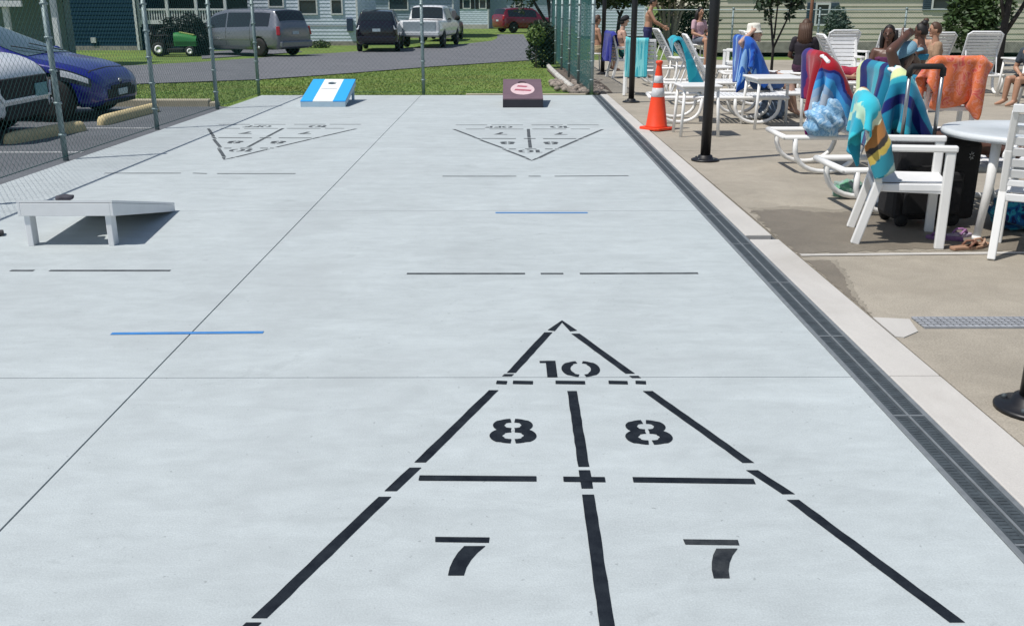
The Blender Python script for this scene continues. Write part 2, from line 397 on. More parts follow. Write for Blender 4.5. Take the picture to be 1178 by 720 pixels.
def glyph(mb, ch, cx, cy, z=.002):
    S = lambda pts: [(cx+x, cy+y) for x, y in pts]
    if ch == '7':
        mb.add([(cx+x, cy+y, z) for x, y in ((-.086, .112), (.086, .108), (.084, .077), (-.084, .082))], [(3, 2, 1, 0)])
        L2_ = [(.008, .058), (-.010, .02), (-.022, -.02), (-.030, -.06), (-.033, -.102)]; R2_ = [(.074, .058), (.050, .02), (.032, -.02), (.020, -.06), (.014, -.102)]
        mb.add([(cx+x, cy+y, z) for x, y in L2_+R2_], [(i, i+1, 6+i, 5+i) for i in range(4)])
    if ch == '8':
        for s_ in (-1, 1):
            p = arc(.006, .051, .051, .044, 88, -88, 14); q = arc(.006, -.047, .061, .049, 88, -88, 16)
            mb.ribbon(S([(s_*x, y) for x, y in p]), [.036]*4+[.046]*7+[.036]*4, z)
            mb.ribbon(S([(s_*x, y) for x, y in q]), [.036]*4+[.050]*9+[.036]*4, z+.0008)
    if ch == '1':
        mb.ribbon(S([(0, .105), (0, -.105)]), .046, z); mb.ribbon(S([(-.052, .09), (-.023, .09)]), .026, z)
    if ch == '0':
        for s_ in (-1, 1): mb.ribbon(S([(s_*x, y) for x, y in arc(.010, 0, .058, .085, 86, -86, 18)]), [.03]*4+[.042]*11+[.03]*4, z)
    if ch == 'O':
        for s_ in (-1, 1): mb.ribbon(S([(s_*x, y) for x, y in arc(.008, 0, .05, .08, 84, -84, 14)]), .032, z)
    if ch == 'F':
        mb.ribbon(S([(-.04, .09), (-.04, -.09)]), .034, z); mb.ribbon(S([(-.018, .074), (.045, .074)]), .03, z); mb.ribbon(S([(-.018, .004), (.03, .004)]), .03, z)
for chs, px, py in ((('1', '0'), 653, 424.5), ('8', 590, 495.5), ('8', 744.5, 497), ('7', 530, 640), ('7', 825.5, 643)):
    n_ = MB(); x, y = loc(px, py)
    if len(chs) == 2: glyph(n_, '1', x-.075, y); glyph(n_, '0', x+.060, y)
    else: glyph(n_, chs, x, y)
    n_.build('number', M_paintw if px > 800 else M_paint, tri, fix=False)
n_ = MB(); glyph(n_, '1', -.52, -2.97); glyph(n_, '0', -.40, -2.97)
n_.build('number', M_paint, tri, fix=False)
n_ = MB(); glyph(n_, 'O', .28, -2.97); glyph(n_, 'F', .42, -2.97); glyph(n_, 'F', .54, -2.97)
n_.build('lettering', M_paint, tri, fix=False)
Yfa = G(612, 185).y
f1 = dup(tri, (XC-.01, Yfa, 0), math.pi, 'faded black shuffleboard triangle in front of the mauve cornhole board')
f2 = dup(tri, (-3.08, Yfa+.08, 0), math.pi, 'faded black shuffleboard triangle left of the lane joint, near the fence')
for f_ in (f1, f2):
    for ch in kids(f_):
        ch.data = ch.data.copy(); ch.data.materials[0] = M_paint2
def gline(name, label, cat, segs, wd, m, group=None, z=.002):
    mb = MB()
    for a, b in segs:
        p, q = G(*a), G(*b); mb.ribbon([(p.x, p.y), (q.x, q.y)], wd, z)
    return tag(mb.build(name, m, None, fix=False), label, cat, group)
gline('dead_line', 'broken black line just beyond the near triangle', 'court marking', [((468, 315), (604, 315)), ((622, 315), (648, 315)), ((667, 315), (803, 314.5))], .033, M_paint2, 'shuffleboard dead lines')
gline('dead_line', 'broken black line in front of the far right triangle', 'court marking', [((509, 203), (594, 203)), ((608, 203), (622, 203)), ((638, 203), (723, 202.5))], .03, M_paint2, 'shuffleboard dead lines')
gline('dead_line', 'broken black line below the near white board', 'court marking', [((-60, 311.5), (-2, 311.5)), ((12, 311.5), (39, 311.5)), ((57, 311.5), (196, 311.5))], .033, M_paint2, 'shuffleboard dead lines')
gline('dead_line', 'faint broken black line in front of the far left triangle', 'court marking', [((120, 199.5), (208, 199.5)), ((222, 199.5), (238, 200)), ((250, 200), (340, 200))], .028, M_paint2, 'shuffleboard dead lines')
gline('foul_line', 'bright blue painted dash crossing the lane joint', 'court marking', [((128, 384), (303, 382.5))], .035, M_bpaint, 'blue foul lines', .002)
gline('foul_line', 'pale blue painted dash in the middle of the right lane', 'court marking', [((570, 245), (676, 245))], .04, M_bpaint, 'blue foul lines')

# ---- parking, road, kerbs
pk = MB(); pk.prism([(-40, -6), (XLf(-6)-.004, -6), (XLf(16.2)-.004, 16.2), (-40, 16.2)], -.15, -.015); struct(pk.build('parking_lot', M_asph))
near = [(-160, 108), (0, 103), (150, 97.5), (300, 92), (400, 85), (500, 77), (570, 72.5), (622, 69), (618, 58), (606, 47), (602, 40)]
far = [(-160, 87), (0, 82), (150, 76), (230, 72), (340, 64), (430, 58), (480, 55), (535, 51), (566, 47.5), (572, 44.5), (572, 40)]
rd = MB()
NP = [GT(*p) for p in near]; FP = [GT(*p) for p in far]
NP[0].x -= 15; FP[0].x -= 15
def rf(u, v):
    i = min(int(u*(len(NP)-1)), len(NP)-2); t_ = u*(len(NP)-1)-i
    p = NP[i].lerp(NP[i+1], t_).lerp(FP[i].lerp(FP[i+1], t_), v); return (p.x, p.y, zt(p.y)+.012)
rd.grid(rf, 40, 12); struct(rd.build('road', M_road))
dv = MB(); ps = [GT(232, 68), GT(348, 60), GT(330, 55), GT(232, 60)]
dv.add([(p.x, p.y, zt(p.y)+.006) for p in ps], [(0, 1, 2, 3)]); struct(dv.build('driveway', M_road))
lm = MB()
for d_ in (8.6, 11.0, 13.25): lm.bb(-9.5, -4.9, d_-.05, d_+.05, -.014, -.010)
struct(lm.build('parking_line', M_wpaint))
kb = MB(); kb.bb(-14, -5.0, 16.2, 16.36, -.1, .10); kb.bb(-5.0, -4.86, 16.2, 16.36, -.1, .06); struct(kb.build('kerb', M_kerb, bevel=.02))
ek = MB(); ek.bb(-.8, 1.45, YE+.09, YE+.2, -.1, .015); struct(ek.build('edging_strip', M_kerb, bevel=.01))
def wheel_stop(px0, py0, px1, py1, label):
    a, b = G(px0, py0, -.015), G(px1, py1, -.015); d = (b-a); L_ = d.length; 
    t = MB(); hw = .085
    prof = [(-hw, 0), (-hw*.95, .07), (-hw*.6, .125), (0, .14), (hw*.6, .125), (hw*.95, .07), (hw, 0)]
    n = len(prof); vs_ = []; st = [0, .03, .10, .5, .90, .97, 1]; sc_ = [.6, .9, 1, 1, 1, .9, .6]
    for s_, k in zip(st, sc_): vs_ += [(s_*L_, y_*k, z_*k) for y_, z_ in prof]
    m_ = len(st)
    fs = [(i*n+j, i*n+j+1, (i+1)*n+j+1, (i+1)*n+j) for i in range(m_-1) for j in range(n-1)]+[tuple(range(n)), tuple(range((m_-1)*n, m_*n))]
    t.add(vs_, fs, 0, True); ob = t.build('wheel_stop', M_stop); ob.location = a; ob.rotation_euler = (0, 0, math.atan2(d.y, d.x))
    tag(ob, label, 'wheel stop', 'concrete wheel stops')
wheel_stop(8, 166, 96, 150, 'yellowish concrete wheel stop in front of the white car')
wheel_stop(116, 144.5, 180, 128, 'yellowish concrete wheel stop in front of the blue car')

# ---- grass blades (uncountable)
def blades(name, n, sampler, h=(.04, .09), m=M_blade):
    P = np.array([sampler() for _ in range(n)]); k = len(P)
    a = rng.uniform(0, 2*np.pi, k); hh = rng.uniform(*h, k); wd = rng.uniform(.006, .014, k); ln = rng.uniform(-.03, .03, (k, 2))
    V = np.zeros((k, 3, 3)); V[:, 0] = P; V[:, 1] = P; V[:, 2] = P
    V[:, 0, 0] -= np.cos(a)*wd; V[:, 0, 1] -= np.sin(a)*wd; V[:, 1, 0] += np.cos(a)*wd; V[:, 1, 1] += np.sin(a)*wd
    V[:, 2, :2] += ln; V[:, 2, 2] += hh
    me = bpy.data.meshes.new(name); me.vertices.add(3*k); me.vertices.foreach_set('co', V.ravel())
    me.loops.add(3*k); me.loops.foreach_set('vertex_index', np.arange(3*k)); me.polygons.add(k)
    me.polygons.foreach_set('loop_start', np.arange(k)*3); me.polygons.foreach_set('loop_total', np.full(k, 3)); me.update(calc_edges=True); me.validate()
    me.materials.append(m); ob = bpy.data.objects.new(name, me); col.objects.link(ob)
    return tag(ob, None, None, None, 'stuff')
def nearroad(x):
    for i in range(len(NP)-4):
        if NP[i].x <= x <= NP[i+1].x: return NP[i].y+(NP[i+1].y-NP[i].y)*(x-NP[i].x)/(NP[i+1].x-NP[i].x)
    return NP[7].y
def samp1():
    while True:
        x = random.uniform(-11, 1.0); lo = 16.4 if x < -4.8 else 18.35; hi = nearroad(x)-.1
        y = lo+(hi-lo)*random.random()**1.2
        if x > .2 and y < 23 and x > .5: 
            if y < 20.5: continue
        return (x, y, zt(y)-.015)
tag(blades('lawn_grass', 60000, samp1, (.015, .038)), 'green lawn strip behind the court fence', 'grass')

# ---- mulch bed with stones and edging
bed = [gp(655, 107), gp(705, 107.5), gp(698, 100), gp(686, 92), gp(668, 86), gp(655, 78), gp(640, 74), gp(628, 74), gp(640, 88), gp(648, 98)]
mb = MB(); mb.add([(x, y, zt(y)+.03 if x < 1.5 else .006) for x, y in bed], [tuple(range(len(bed)))]); struct(mb.build('mulch_bed', M_soil))
ed = MB(); pts = [GT(627, 73.5), GT(634, 82), GT(642, 90), GT(650, 97), GT(657, 103)]
ed.tube([(p.x, p.y, p.z+.05) for p in pts], .07, 6); tag(ed.build('bed_edging', M_apron), 'pale curved concrete edging beside the mulch bed', 'edging')
mb = MB()
for k in range(260):
    u_ = random.random(); x = .9+1.2*random.random(); y = 18.4+random.random()**1.6*4
    if x > 1.25+(y-18.4)*.1+.55: continue
    if x < .95+(.25 if y < 19.2 else 0): continue
    s_ = random.uniform(.03, .09)
    mb.ell((x, y, zt(y)+.04), (s_, s_*random.uniform(.7, 1.2), s_*.7), 6, 4)
tag(mb.build('bed_stones', M_stone), 'loose brown stones heaped at the fence corner', 'stones', None, 'stuff')

# ================================================================== FENCES
def fence(label, p0, p1, h, posts, group, base=0., pitch=.058, wr=.0012, pm=M_post, slats=False):
    p0 = Vector(p0); p1 = Vector(p1); L_ = (p1-p0).length
    t = thing('chain_link_fence', label, 'fence', (p0.x, p0.y, base), math.atan2(p1.y-p0.y, p1.x-p0.x), group)
    m = MB(); dd = pitch*math.sqrt(2)
    for sgn in (1, -1):
        x = -h
        while x < L_:
            # line z = sgn*(s-x) within [0,h]
            s0, s1 = max(0, x), min(L_, x+h)
            if s1 > s0+.01:
                z0, z1 = (s0-x, s1-x) if sgn > 0 else (h-(s0-x), h-(s1-x))
                m.tube([(s0, sgn*wr*.8, z0+.03), (s1, sgn*wr*.8, z1+.03)], wr, 4, cap=False)
            x += dd
    m.build('wire_mesh', M_wire, t, fix=False)
    for s_ in posts:
        m = MB(); m.tube([(s_, .03, -.05), (s_, .03, h+.06)], .030 if 0 < s_ < L_ else .038, 10)
        m.lathe([(.04, h+.05), (.04, h+.08), (.02, h+.1), (0.002, h+.105)], 10, (s_, .03, 0))
        for zz in np.linspace(.25, h-.2, 5): m.lathe([(.042, zz), (.042, zz+.025)], 10, (s_, .03, 0))
        m.build('post', pm, t)
    m = MB(); m.tube([(0, .03, h+.03), (L_, .03, h+.03)], .017, 8); m.build('top_rail', pm, t)
    m = MB(); m.tube([(0, 0, .04), (L_, 0, .04)], .004, 6); m.build('tension_wire', M_wire, t)
    if slats:
        m = MB(); x = .05
        while x < L_-.03:
            m.obox((x, .0, .06), (x, .0, h-.03), .022, .003, up=(0, 1, 0)); x += random.choice((.062, .075, .10))
        m.build('privacy_slats', mat('teal_slat', (.045, .15, .15), .6, var=.15, vscale=3), t)
    return t
FX = -4.79
fence('long chain link fence between the court and the parked cars', (-4.94, 2.3), (-4.66, 18.3), 1.80, [0, 2.7, 5.4, 8.1, 10.8, 13.45, 15.98], 'tall court fences')
fence('chain link fence across the far end of the court', (-4.66, 18.3), (1.56, 18.3), 1.80, [3.06, 6.22], 'tall court fences')
fence('greenish chain link fence receding behind the mulch bed at right', (1.56, 18.3), (1.36, 31), 1.80, [2.6, 5.2, 7.8, 10.4, 12.69], 'tall court fences', slats=True)
fence('low chain link fence behind the sunbathers', (1.5, 31.0), (26, 31.0), 1.42, [.1+2.7*k for k in range(10)], None)

# ================================================================== HOUSES
def mk_siding(name, c): return mat(name, c, .7, var=.06, vscale=1.5, spec=.15)
def siding(mb, p0, p1, z0, z1, board=.17, mi=0):
    p0 = Vector((p0[0], p0[1], 0)); p1 = Vector((p1[0], p1[1], 0)); d = (p1-p0).normalized(); nn = Vector((d.y, -d.x, 0))
    z = z0
    while z < z1-.001:
        zb = min(z+board, z1)
        a, b = p0+nn*.018, p1+nn*.018
        v = [(a.x, a.y, z), (b.x, b.y, z), (p1.x, p1.y, zb), (p0.x, p0.y, zb), (p0.x, p0.y, z), (p1.x, p1.y, z)]
        mb.add(v, [(0, 1, 2, 3), (4, 5, 1, 0)], mi); z = zb
def house(label, x0, x1, y, depth, base, h, wm, wins, roofm, group=None, board=.17, skirt=None, name='house', shutter=None, roof_over=.35):
    t = thing(name, label, 'house', (x0, y, base), 0, group); W_ = x1-x0
    m = MB(); siding(m, (0, 0), (W_, 0), 0, h, board); siding(m, (W_, 0), (W_, depth), 0, h, board); siding(m, (0, depth), (0, 0), 0, h, board); siding(m, (W_, depth), (0, depth), 0, h, board)
    for xx in (0, W_):
        m.add([(xx, 0, h), (xx, depth, h), (xx, depth/2, h+depth*.2)], [(0, 1, 2)])
    m.build('wall', wm, t)
    for xx in (-.02, W_+.02-.1):
        m = MB(); m.bb(xx, xx+.1, -.035, .0, 0, h); m.build('corner_trim', M_trimw, t)
    if skirt:
        m = MB(); m.bb(-.01, W_+.01, -.03, depth+.03, -.1, skirt[0]); m.build('foundation', skirt[1], t)
    m = MB(); o_ = roof_over; rise = depth*.2
    for sgn in (0, 1):
        ya, yb = (-o_, depth/2) if sgn == 0 else (depth+o_, depth/2)
        za = h-o_*.4; zb = h+rise
        m.add([(-o_, ya, za), (W_+o_, ya, za), (W_+o_, yb, zb), (-o_, yb, zb), (-o_, ya, za+.14), (W_+o_, ya, za+.14), (W_+o_, yb, zb+.14), (-o_, yb, zb+.14)],
              [(0, 1, 2, 3), (4, 5, 6, 7), (0, 1, 5, 4), (0, 3, 7, 4), (1, 2, 6, 5)])
    m.build('roof', roofm, t)
    for (wx, wz, ww, wh) in wins:
        m = MB()
        for a in ((wx-.07, wx, wz-.07, wz+wh+.07), (wx+ww, wx+ww+.07, wz-.07, wz+wh+.07), (wx, wx+ww, wz-.07, wz), (wx, wx+ww, wz+wh, wz+wh+.07), (wx, wx+ww, wz+wh*.5-.02, wz+wh*.5+.02)):
            m.bb(a[0], a[1], -.06, .01, a[2], a[3])
        f_ = m.build('window', M_trimw, t)
        m = MB(); m.bb(wx, wx+ww, -.028, .0, wz, wz+wh); m.build('pane', M_pane, f_)
        if shutter:
            for sx in (wx-.07-.32, wx+ww+.07):
                m = MB()
                m.bb(sx, sx+.32, -.05, .0, wz-.07, wz+wh+.07)
                k = wz
                while k < wz+wh: m.bb(sx+.03, sx+.29, -.062, -.05, k, k+.05); k += .08
                m.build('shutter', shutter, t)
    return t
M_roof = mat('roof_shingle', (.10, .10, .11), .9, var=.3, vscale=6)
M_blueS = mk_siding('blue_siding', (.006, .036, .068)); M_whS = mk_siding('white_siding', (.62, .71, .82)); M_gyS = mk_siding('grey_siding', (.36, .44, .53)); M_crS = mk_siding('cream_siding', (.64, .60, .51))
M_shb = mat('blue_shutter', (.05, .085, .12), .6, var=.1); M_shk = mat('black_shutter', (.02, .025, .03), .6, var=.1)
M_brick = mat('skirt_block', (.32, .30, .28), .9, var=.3, vscale=5)
# blue house
yb = GT(110, 58).y; zb_ = zt(yb); xa = AT(70, 58, yb).x; xb = AT(161, 58, yb).x; xc = AT(262, 58, yb).x
bh = house('dark blue sided house at left with a raised white railed deck', xa, xb, yb, 8, zb_, 4.6, M_blueS, [(1.1, 2.9, .8, 1.2)], M_roof, skirt=(.18, M_brick))
m = MB(); siding(m, (xb-xa+.02, .3), (xc-xa, .3), 0, 1.12, .17); siding(m, (xc-xa, .3), (xc-xa, 4), 0, 1.12, .17); m.build('deck_skirt', M_blueS, bh)
m = MB(); m.bb(xb-xa, xc-xa+.05, .2, 4, 1.13, 1.30)
for xx in np.linspace(xb-xa+.05, xc-xa, 4): m.bb(xx-.06, xx+.06, .15, .27, 1.0, 3.6)
m.bb(xb-xa-.05, xb-xa+.05, .12, .22, 0, 1.2)
m.build('deck', M_trimw, bh)
m = MB(); xx = xb-xa+.15
while xx < xc-xa-.1: m.bb(xx, xx+.05, .2, .24, 1.3, 1.74); xx += .115
m.bb(xb-xa, xc-xa, .17, .27, 1.72, 1.80); m.build('railing', M_trimw, bh)
m = MB(); m.bb(xb-xa+.2, xc-xa, 4, 4.1, 1.3, 3.8); m.build('porch_wall', M_shk, bh)
m = MB(); m.bb(xb-xa-.1, xc-xa+.3, -.1, 4.2, 3.6, 3.75); m.build('porch_roof', M_trimw, bh)
m = MB(); m.obox((xb-xa+.9, 3.6, 2.35), (xb-xa+3.0, 3.6, 2.35), .5, .06); m.build('bench_top', M_trimw, bh)
m = MB(); m.bb(1.45, 1.68, -.08, 0, .32, .55); m.build('meter_box', M_gres, bh)
# white porch at far left
yp = 30.; t = thing('porch', 'pale porch with white posts behind the blue car', 'porch', (0, 0, 0))
pa, pb_ = AT(-120, 60, yp).x, AT(36, 60, yp).x
m = MB(); siding(m, (pa, yp+2.6), (pb_, yp+2.6), zt(yp), 2.6); siding(m, (pb_, yp+2.6), (pb_, yp+3.1), zt(yp), 2.6); siding(m, (pb_, yp+3.1), (pa, yp+3.1), zt(yp), 2.6); m.build('wall', mk_siding('sage_siding', (.20, .27, .27)), t)
for px in (-60, 11, 66): 
    xx = AT(px, 40, yp).x; m = MB(); m.bb(xx-.075, xx+.075, yp-.07, yp+.07, zt(yp), 2.3); m.build('post', M_trimw, t)
m = MB(); xx = AT(70, 40, yp).x; m.bb(pa, xx+.3, yp-.3, yp+3.3, 2.3, 2.5); m.bb(pa, pb_, yp-.2, yp-.1, 1.55, 1.72); m.build('porch_roof', M_trimw, t)
# white houses
yw = GT(370, 52.5).y; zw = zt(yw); xa = AT(258, 52, yw).x; xb = AT(413, 52, yw).x
def wpx(px0, px1, y): return AT(px0, 30, y).x-xa, AT(px1, 30, y).x-AT(px0, 30, y).x
w1, w2, w3 = wpx(346, 365, yw), wpx(383, 394, yw), wpx(312, 327, yw)
hw = house('white sided house with dark windows behind the silver minivan', xa, xb, yw, 7, zw, 3.9, M_whS, [(w1[0], 1.55, w1[1], 1.3), (w2[0], 1.55, w2[1], 1.3), (w3[0], 1.9, w3[1], 1.2)], M_roof, skirt=(.2, M_brick))
m = MB(); m.bb(.1, xb-xa-.1, -.03, -.019, .92, .97); m.build('trim_band', M_gres, hw)
m = MB(); m.bb(xb-xa-.55, xb-xa-.25, -.16, -.02, .7, 1.3); m.build('meter_box', mat('dark_blue_metal', (.03, .05, .10), .5), hw)
yg = 62.; xa = AT(420, 40, yg).x; xb = AT(522, 40, yg).x
house('grey blue house behind the pickup truck', xa, xb, yg, 8, zt(yg), 3.6, M_gyS, [(1.6, 1.7, 1.1, 1.2)], M_roof, skirt=(.2, M_brick))
y2 = 86.; xa = AT(521, 32, y2).x; xb = AT(562, 32, y2).x
house('far white house with dark shuttered windows', xa, xb, y2, 9, zt(y2), 3.6, M_whS, [(.95, 1.7, .55, 1.35), (2.45-.1, 1.7, .5, 1.35)], M_roof, shutter=M_shk, skirt=(.35, M_apron))
xa = AT(563, 30, 88.).x; xb = AT(668, 30, 88.).x
house('far house behind the red car, its wall shade painted as pale blue', xa, xb, 88., 9, zt(88), 3.6, M_gyS, [(2.3, 1.7, .6, 1.0)], M_roof, skirt=(.3, M_apron))  # the bluish shade on this wall is put into its siding colour
xa = AT(672, 30, 60.).x; xb = AT(742, 30, 60.).x
house('bright white house beyond the pool fence at the court corner', xa, xb, 60., 8, -.2, 3.4, M_whS, [(1.2, 1.9, .8, 1.1)], M_roof)
yc = 38.; xa = AT(822, 45, yc).x; xb = AT(1240, 45, yc).x
def wp(px0, px1): return AT(px0, 30, yc).x-xa, AT(px1, 30, yc).x-AT(px0, 30, yc).x
w1, w2 = wp(1070, 1089), wp(938, 951)
hc = house('long cream sided house behind the pool loungers', xa, xb, yc, 9, -.05, 3.4, M_crS, [(w1[0], 1.52, w1[1], 1.2), (w2[0], .95, w2[1], .7)], M_roof, shutter=M_shb, skirt=(.3, M_brick), board=.2)

# ================================================================== TREES AND SHRUBS
def leaves(mb, clumps, n, size=(.05, .11), seed=0):
    r = random.Random(seed)
    tot = sum(c[1][0]*c[1][1]*c[1][2] for c in clumps)
    for cc, rr in clumps:
        k = int(n*rr[0]*rr[1]*rr[2]/tot)
        for _ in range(k):
            while True:
                p = Vector((r.uniform(-1, 1), r.uniform(-1, 1), r.uniform(-1, 1)))
                if .15 < p.length < 1: break
            if r.random() < .5: p = p.normalized()*r.uniform(.7, 1.08)
            q = Vector((cc[0]+p.x*rr[0], cc[1]+p.y*rr[1], cc[2]+p.z*rr[2]))
            s_ = r.uniform(*size); d = Vector((r.gauss(0, 1), r.gauss(0, 1), r.gauss(0, .6))).normalized()
            e = d.cross(Vector((r.gauss(0, 1), r.gauss(0, 1), r.gauss(0, 1)))).normalized()
            mb.add([q-d*s_, q+e*s_*.42, q+d*s_, q-e*s_*.42], [(0, 1, 2, 3)])
def tree(name, label, loc_, stems, clumps, n, lm, bm, size=(.05, .11), seed=0, group=None, cat='tree'):
    t = thing(name, label, cat, loc_, 0, group)
    m = MB()
    for pts, r0, r1 in stems:
        k = len(pts); m.tube(pts, [r0+(r1-r0)*i/(k-1) for i in range(k)], 7)
    m.build('trunk' if cat == 'tree' else 'stem', bm, t)
    if clumps:
        m = MB(); leaves(m, clumps, n, size, seed); m.build('crown' if cat == 'tree' else 'foliage', lm, t, fix=False)
    return t
def stems(n, spread, h, r0, r1, seed, lean=(0, 0)):
    r = random.Random(seed); out = []
    for k in range(n):
        a = 2*math.pi*k/n+r.uniform(-.4, .4); s_ = spread*r.uniform(.5, 1)
        top = Vector((math.cos(a)*s_+lean[0], math.sin(a)*s_+lean[1], h*r.uniform(.8, 1)))
        pts = [(math.cos(a)*.05, math.sin(a)*.05, -.1)]
        for i in range(1, 6):
            f = i/5; pts.append((top.x*f**1.15+r.uniform(-.05, .05), top.y*f**1.15+r.uniform(-.05, .05), top.z*f))
        out.append((pts, r0, r1))
        for b in range(2):
            q = Vector(pts[2+b]); dx = Vector((r.uniform(-.6, .6), r.uniform(-.6, .6), r.uniform(.4, .9)))*h*.3
            out.append(([q, q+dx*.5+Vector((0, 0, .05)), q+dx], r1*1.3, r1*.6))
    return out
def pos(px, y, z=0): p = AT(px, 50, y); return (p.x, y, z)
p = pos(634, 31.5, zt(31)); tree('shade_tree', 'leafy tree beside the green fence, behind the mulch bed', p, [([(0, 0, -.1), (.05, 0, 1), (-.1, 0, 2.0), (-.4, .1, 3.2)], .11, .05), ([(-.05, 0, 1.1), (-.5, 0, 1.8), (-.95, .1, 2.6)], .06, .03), ([(0, 0, 1.4), (.4, .2, 2.4), (.6, .2, 3.3)], .06, .03)],
     [((-.95, 0, 2.0), (.45, .6, .45)), ((-.3, 0, 3.2), (1.1, 1, .9)), ((.3, .2, 2.6), (.7, .8, .8))], 2600, M_dleaf, M_dbark, seed=3)
p = pos(624, 29.5, zt(29)); tree('shrub', 'rounded green shrub at the left end of the green fence', p, [([(0, 0, -.1), (0, 0, .6)], .04, .02)], [((0, 0, .45), (.48, .45, .45)), ((-.12, -.1, .95), (.36, .35, .40)), ((.2, .1, .8), (.35, .35, .45))], 2400, M_dleaf, M_bark, (.04, .08), 5, None, 'shrub')
p = pos(617, 29.2, zt(29)+.55); tree('shrub', 'yellow green leafy shrub in front of the dark shrub', (p[0], p[1], zt(29)), [([(0, 0, -.1), (0, 0, .8)], .03, .015)], [((0, -.1, .95), (.26, .25, .30))], 500, M_lleaf, M_bark, (.04, .08), 6, None, 'shrub')
p = pos(771, 33.); tree('crape_myrtle', 'pale multi stemmed tree behind the standing man', p, stems(7, 1.0, 3.2, .065, .03, 11), [((0, 0, 2.3), (1.6, 1, .75)), ((-1.2, 0, 2.35), (1.3, 1, .7)), ((.9, 0, 2.5), (1.0, 1, .8))], 4200, M_dleaf, M_pbark, (.06, .12), 12)
p = pos(786, 34.5); tree('shrub', 'dense dark shrub behind the pale multi stemmed tree', p, [([(0, 0, -.1), (0, 0, .8)], .05, .03)], [((-.3, 0, .8), (1.0, .6, .8)), ((.5, 0, 1.1), (.7, .5, .7))], 2600, M_dleaf, M_dbark, (.05, .11), 27, None, 'shrub')
p = pos(708, 32.5); tree('ornamental_tree', 'dark leafed tree overhanging the man in the cap', p, [([(0, 0, -.1), (.1, 0, 1.2), (.5, 0, 2.2), (.9, 0, 3)], .07, .03), ([(.1, 0, 1.3), (-.4, 0, 2.2)], .04, .02)], [((-.2, -.5, 2.12), (1.4, 1, .62)), ((.9, -.5, 2.1), (.9, .9, .5))], 3200, M_dleaf, M_dbark, (.06, .12), 13)
p = pos(890, 21.5); tree('young_tree', 'spindly young tree with drooping dark leaves in front of the cream house', p, [([(0, 0, 0), (0, 0, .7), (-.1, 0, 1.3), (-.25, 0, 2.2)], .035, .018), ([(0, 0, .7), (.25, 0, 1.3), (.45, .1, 2.2)], .025, .012), ([(0, 0, .9), (.05, .1, 1.6), (.1, .1, 2.5)], .022, .012)],
     [((-.32, 0, 1.75), (.2, .25, .3)), ((.02, 0, 1.95), (.28, .25, .35)), ((.42, 0, 1.8), (.22, .25, .35)), ((-.15, 0, 1.4), (.13, .15, .2)), ((.28, 0, 1.45), (.1, .15, .2))], 620, M_dleaf, M_dbark, (.05, .1), 14)
p = pos(1118, 27.); tree('shrub', 'leafy green bush behind the upright white loungers', p, [([(0, 0, -.1), (0, 0, .9)], .05, .03)], [((-.1, 0, 1.1), (.75, .6, .65)), ((.5, .1, 1.5), (.55, .5, .6)), ((-.35, 0, 1.6), (.45, .4, .4))], 2600, M_leaf, M_bark, (.06, .12), 15, None, 'shrub')
p = pos(1152, 24.); tree('ornamental_tree', 'dark forked tree trunk at the right edge of the view', p, [([(0, 0, -.1), (0, 0, .8), (.02, 0, 1.5), (.05, 0, 2.6)], .10, .07), ([(.02, 0, .9), (.35, 0, 1.5), (.75, 0, 2.4)], .06, .04), ([(0, 0, 1.2), (-.3, 0, 2.2)], .05, .03)], [((.1, 0, 2.6), (1.2, .9, .55))], 1500, M_leaf, M_dbark, (.06, .12), 16)
p = pos(963, 34.); tree('shrub', 'grey green shrub growing against the cream house wall', p, [([(0, 0, -.1), (0, 0, .7)], .04, .02)], [((0, 0, .6), (.5, .4, .6)), ((-.1, 0, 1.1), (.4, .35, .45))], 1400, mat('grey_leaf', (.10, .15, .12), .6, c2=(.04, .07, .055), vscale=4), M_bark, (.05, .1), 17, None, 'shrub')
p = pos(228, 39.5, zt(39)); tree('shrub', 'dark shrub between the riding mower and the minivan', p, [([(0, 0, -.1), (0, 0, .8)], .05, .03)], [((0, 0, .65), (.75, .5, .65)), ((-.2, 0, 1.2), (.5, .4, .4))], 2200, mat('night_leaf', (.014, .028, .022), .6, c2=(.006, .012, .010), vscale=4), M_dbark, (.05, .1), 18, None, 'shrub')
p = pos(186, 40.3, zt(39)); tree('shrub', 'dark shrub left of the riding mower', p, [([(0, 0, -.1), (0, 0, .8)], .05, .03)], [((0, 0, .55), (.5, .45, .6)), ((.5, .2, 1.1), (.55, .4, .35))], 1700, MATS['night_leaf'], M_dbark, (.05, .1), 19, None, 'shrub')
p = pos(368, 47.5, zt(47)); tree('shrub', 'low weedy plant at the foot of the white house', p, [([(0, 0, -.1), (0, 0, .2)], .02, .01)], [((0, 0, .15), (.55, .3, .2)), ((-.7, 0, .12), (.35, .25, .15))], 700, M_leaf, M_bark, (.04, .08), 20, None, 'shrub')

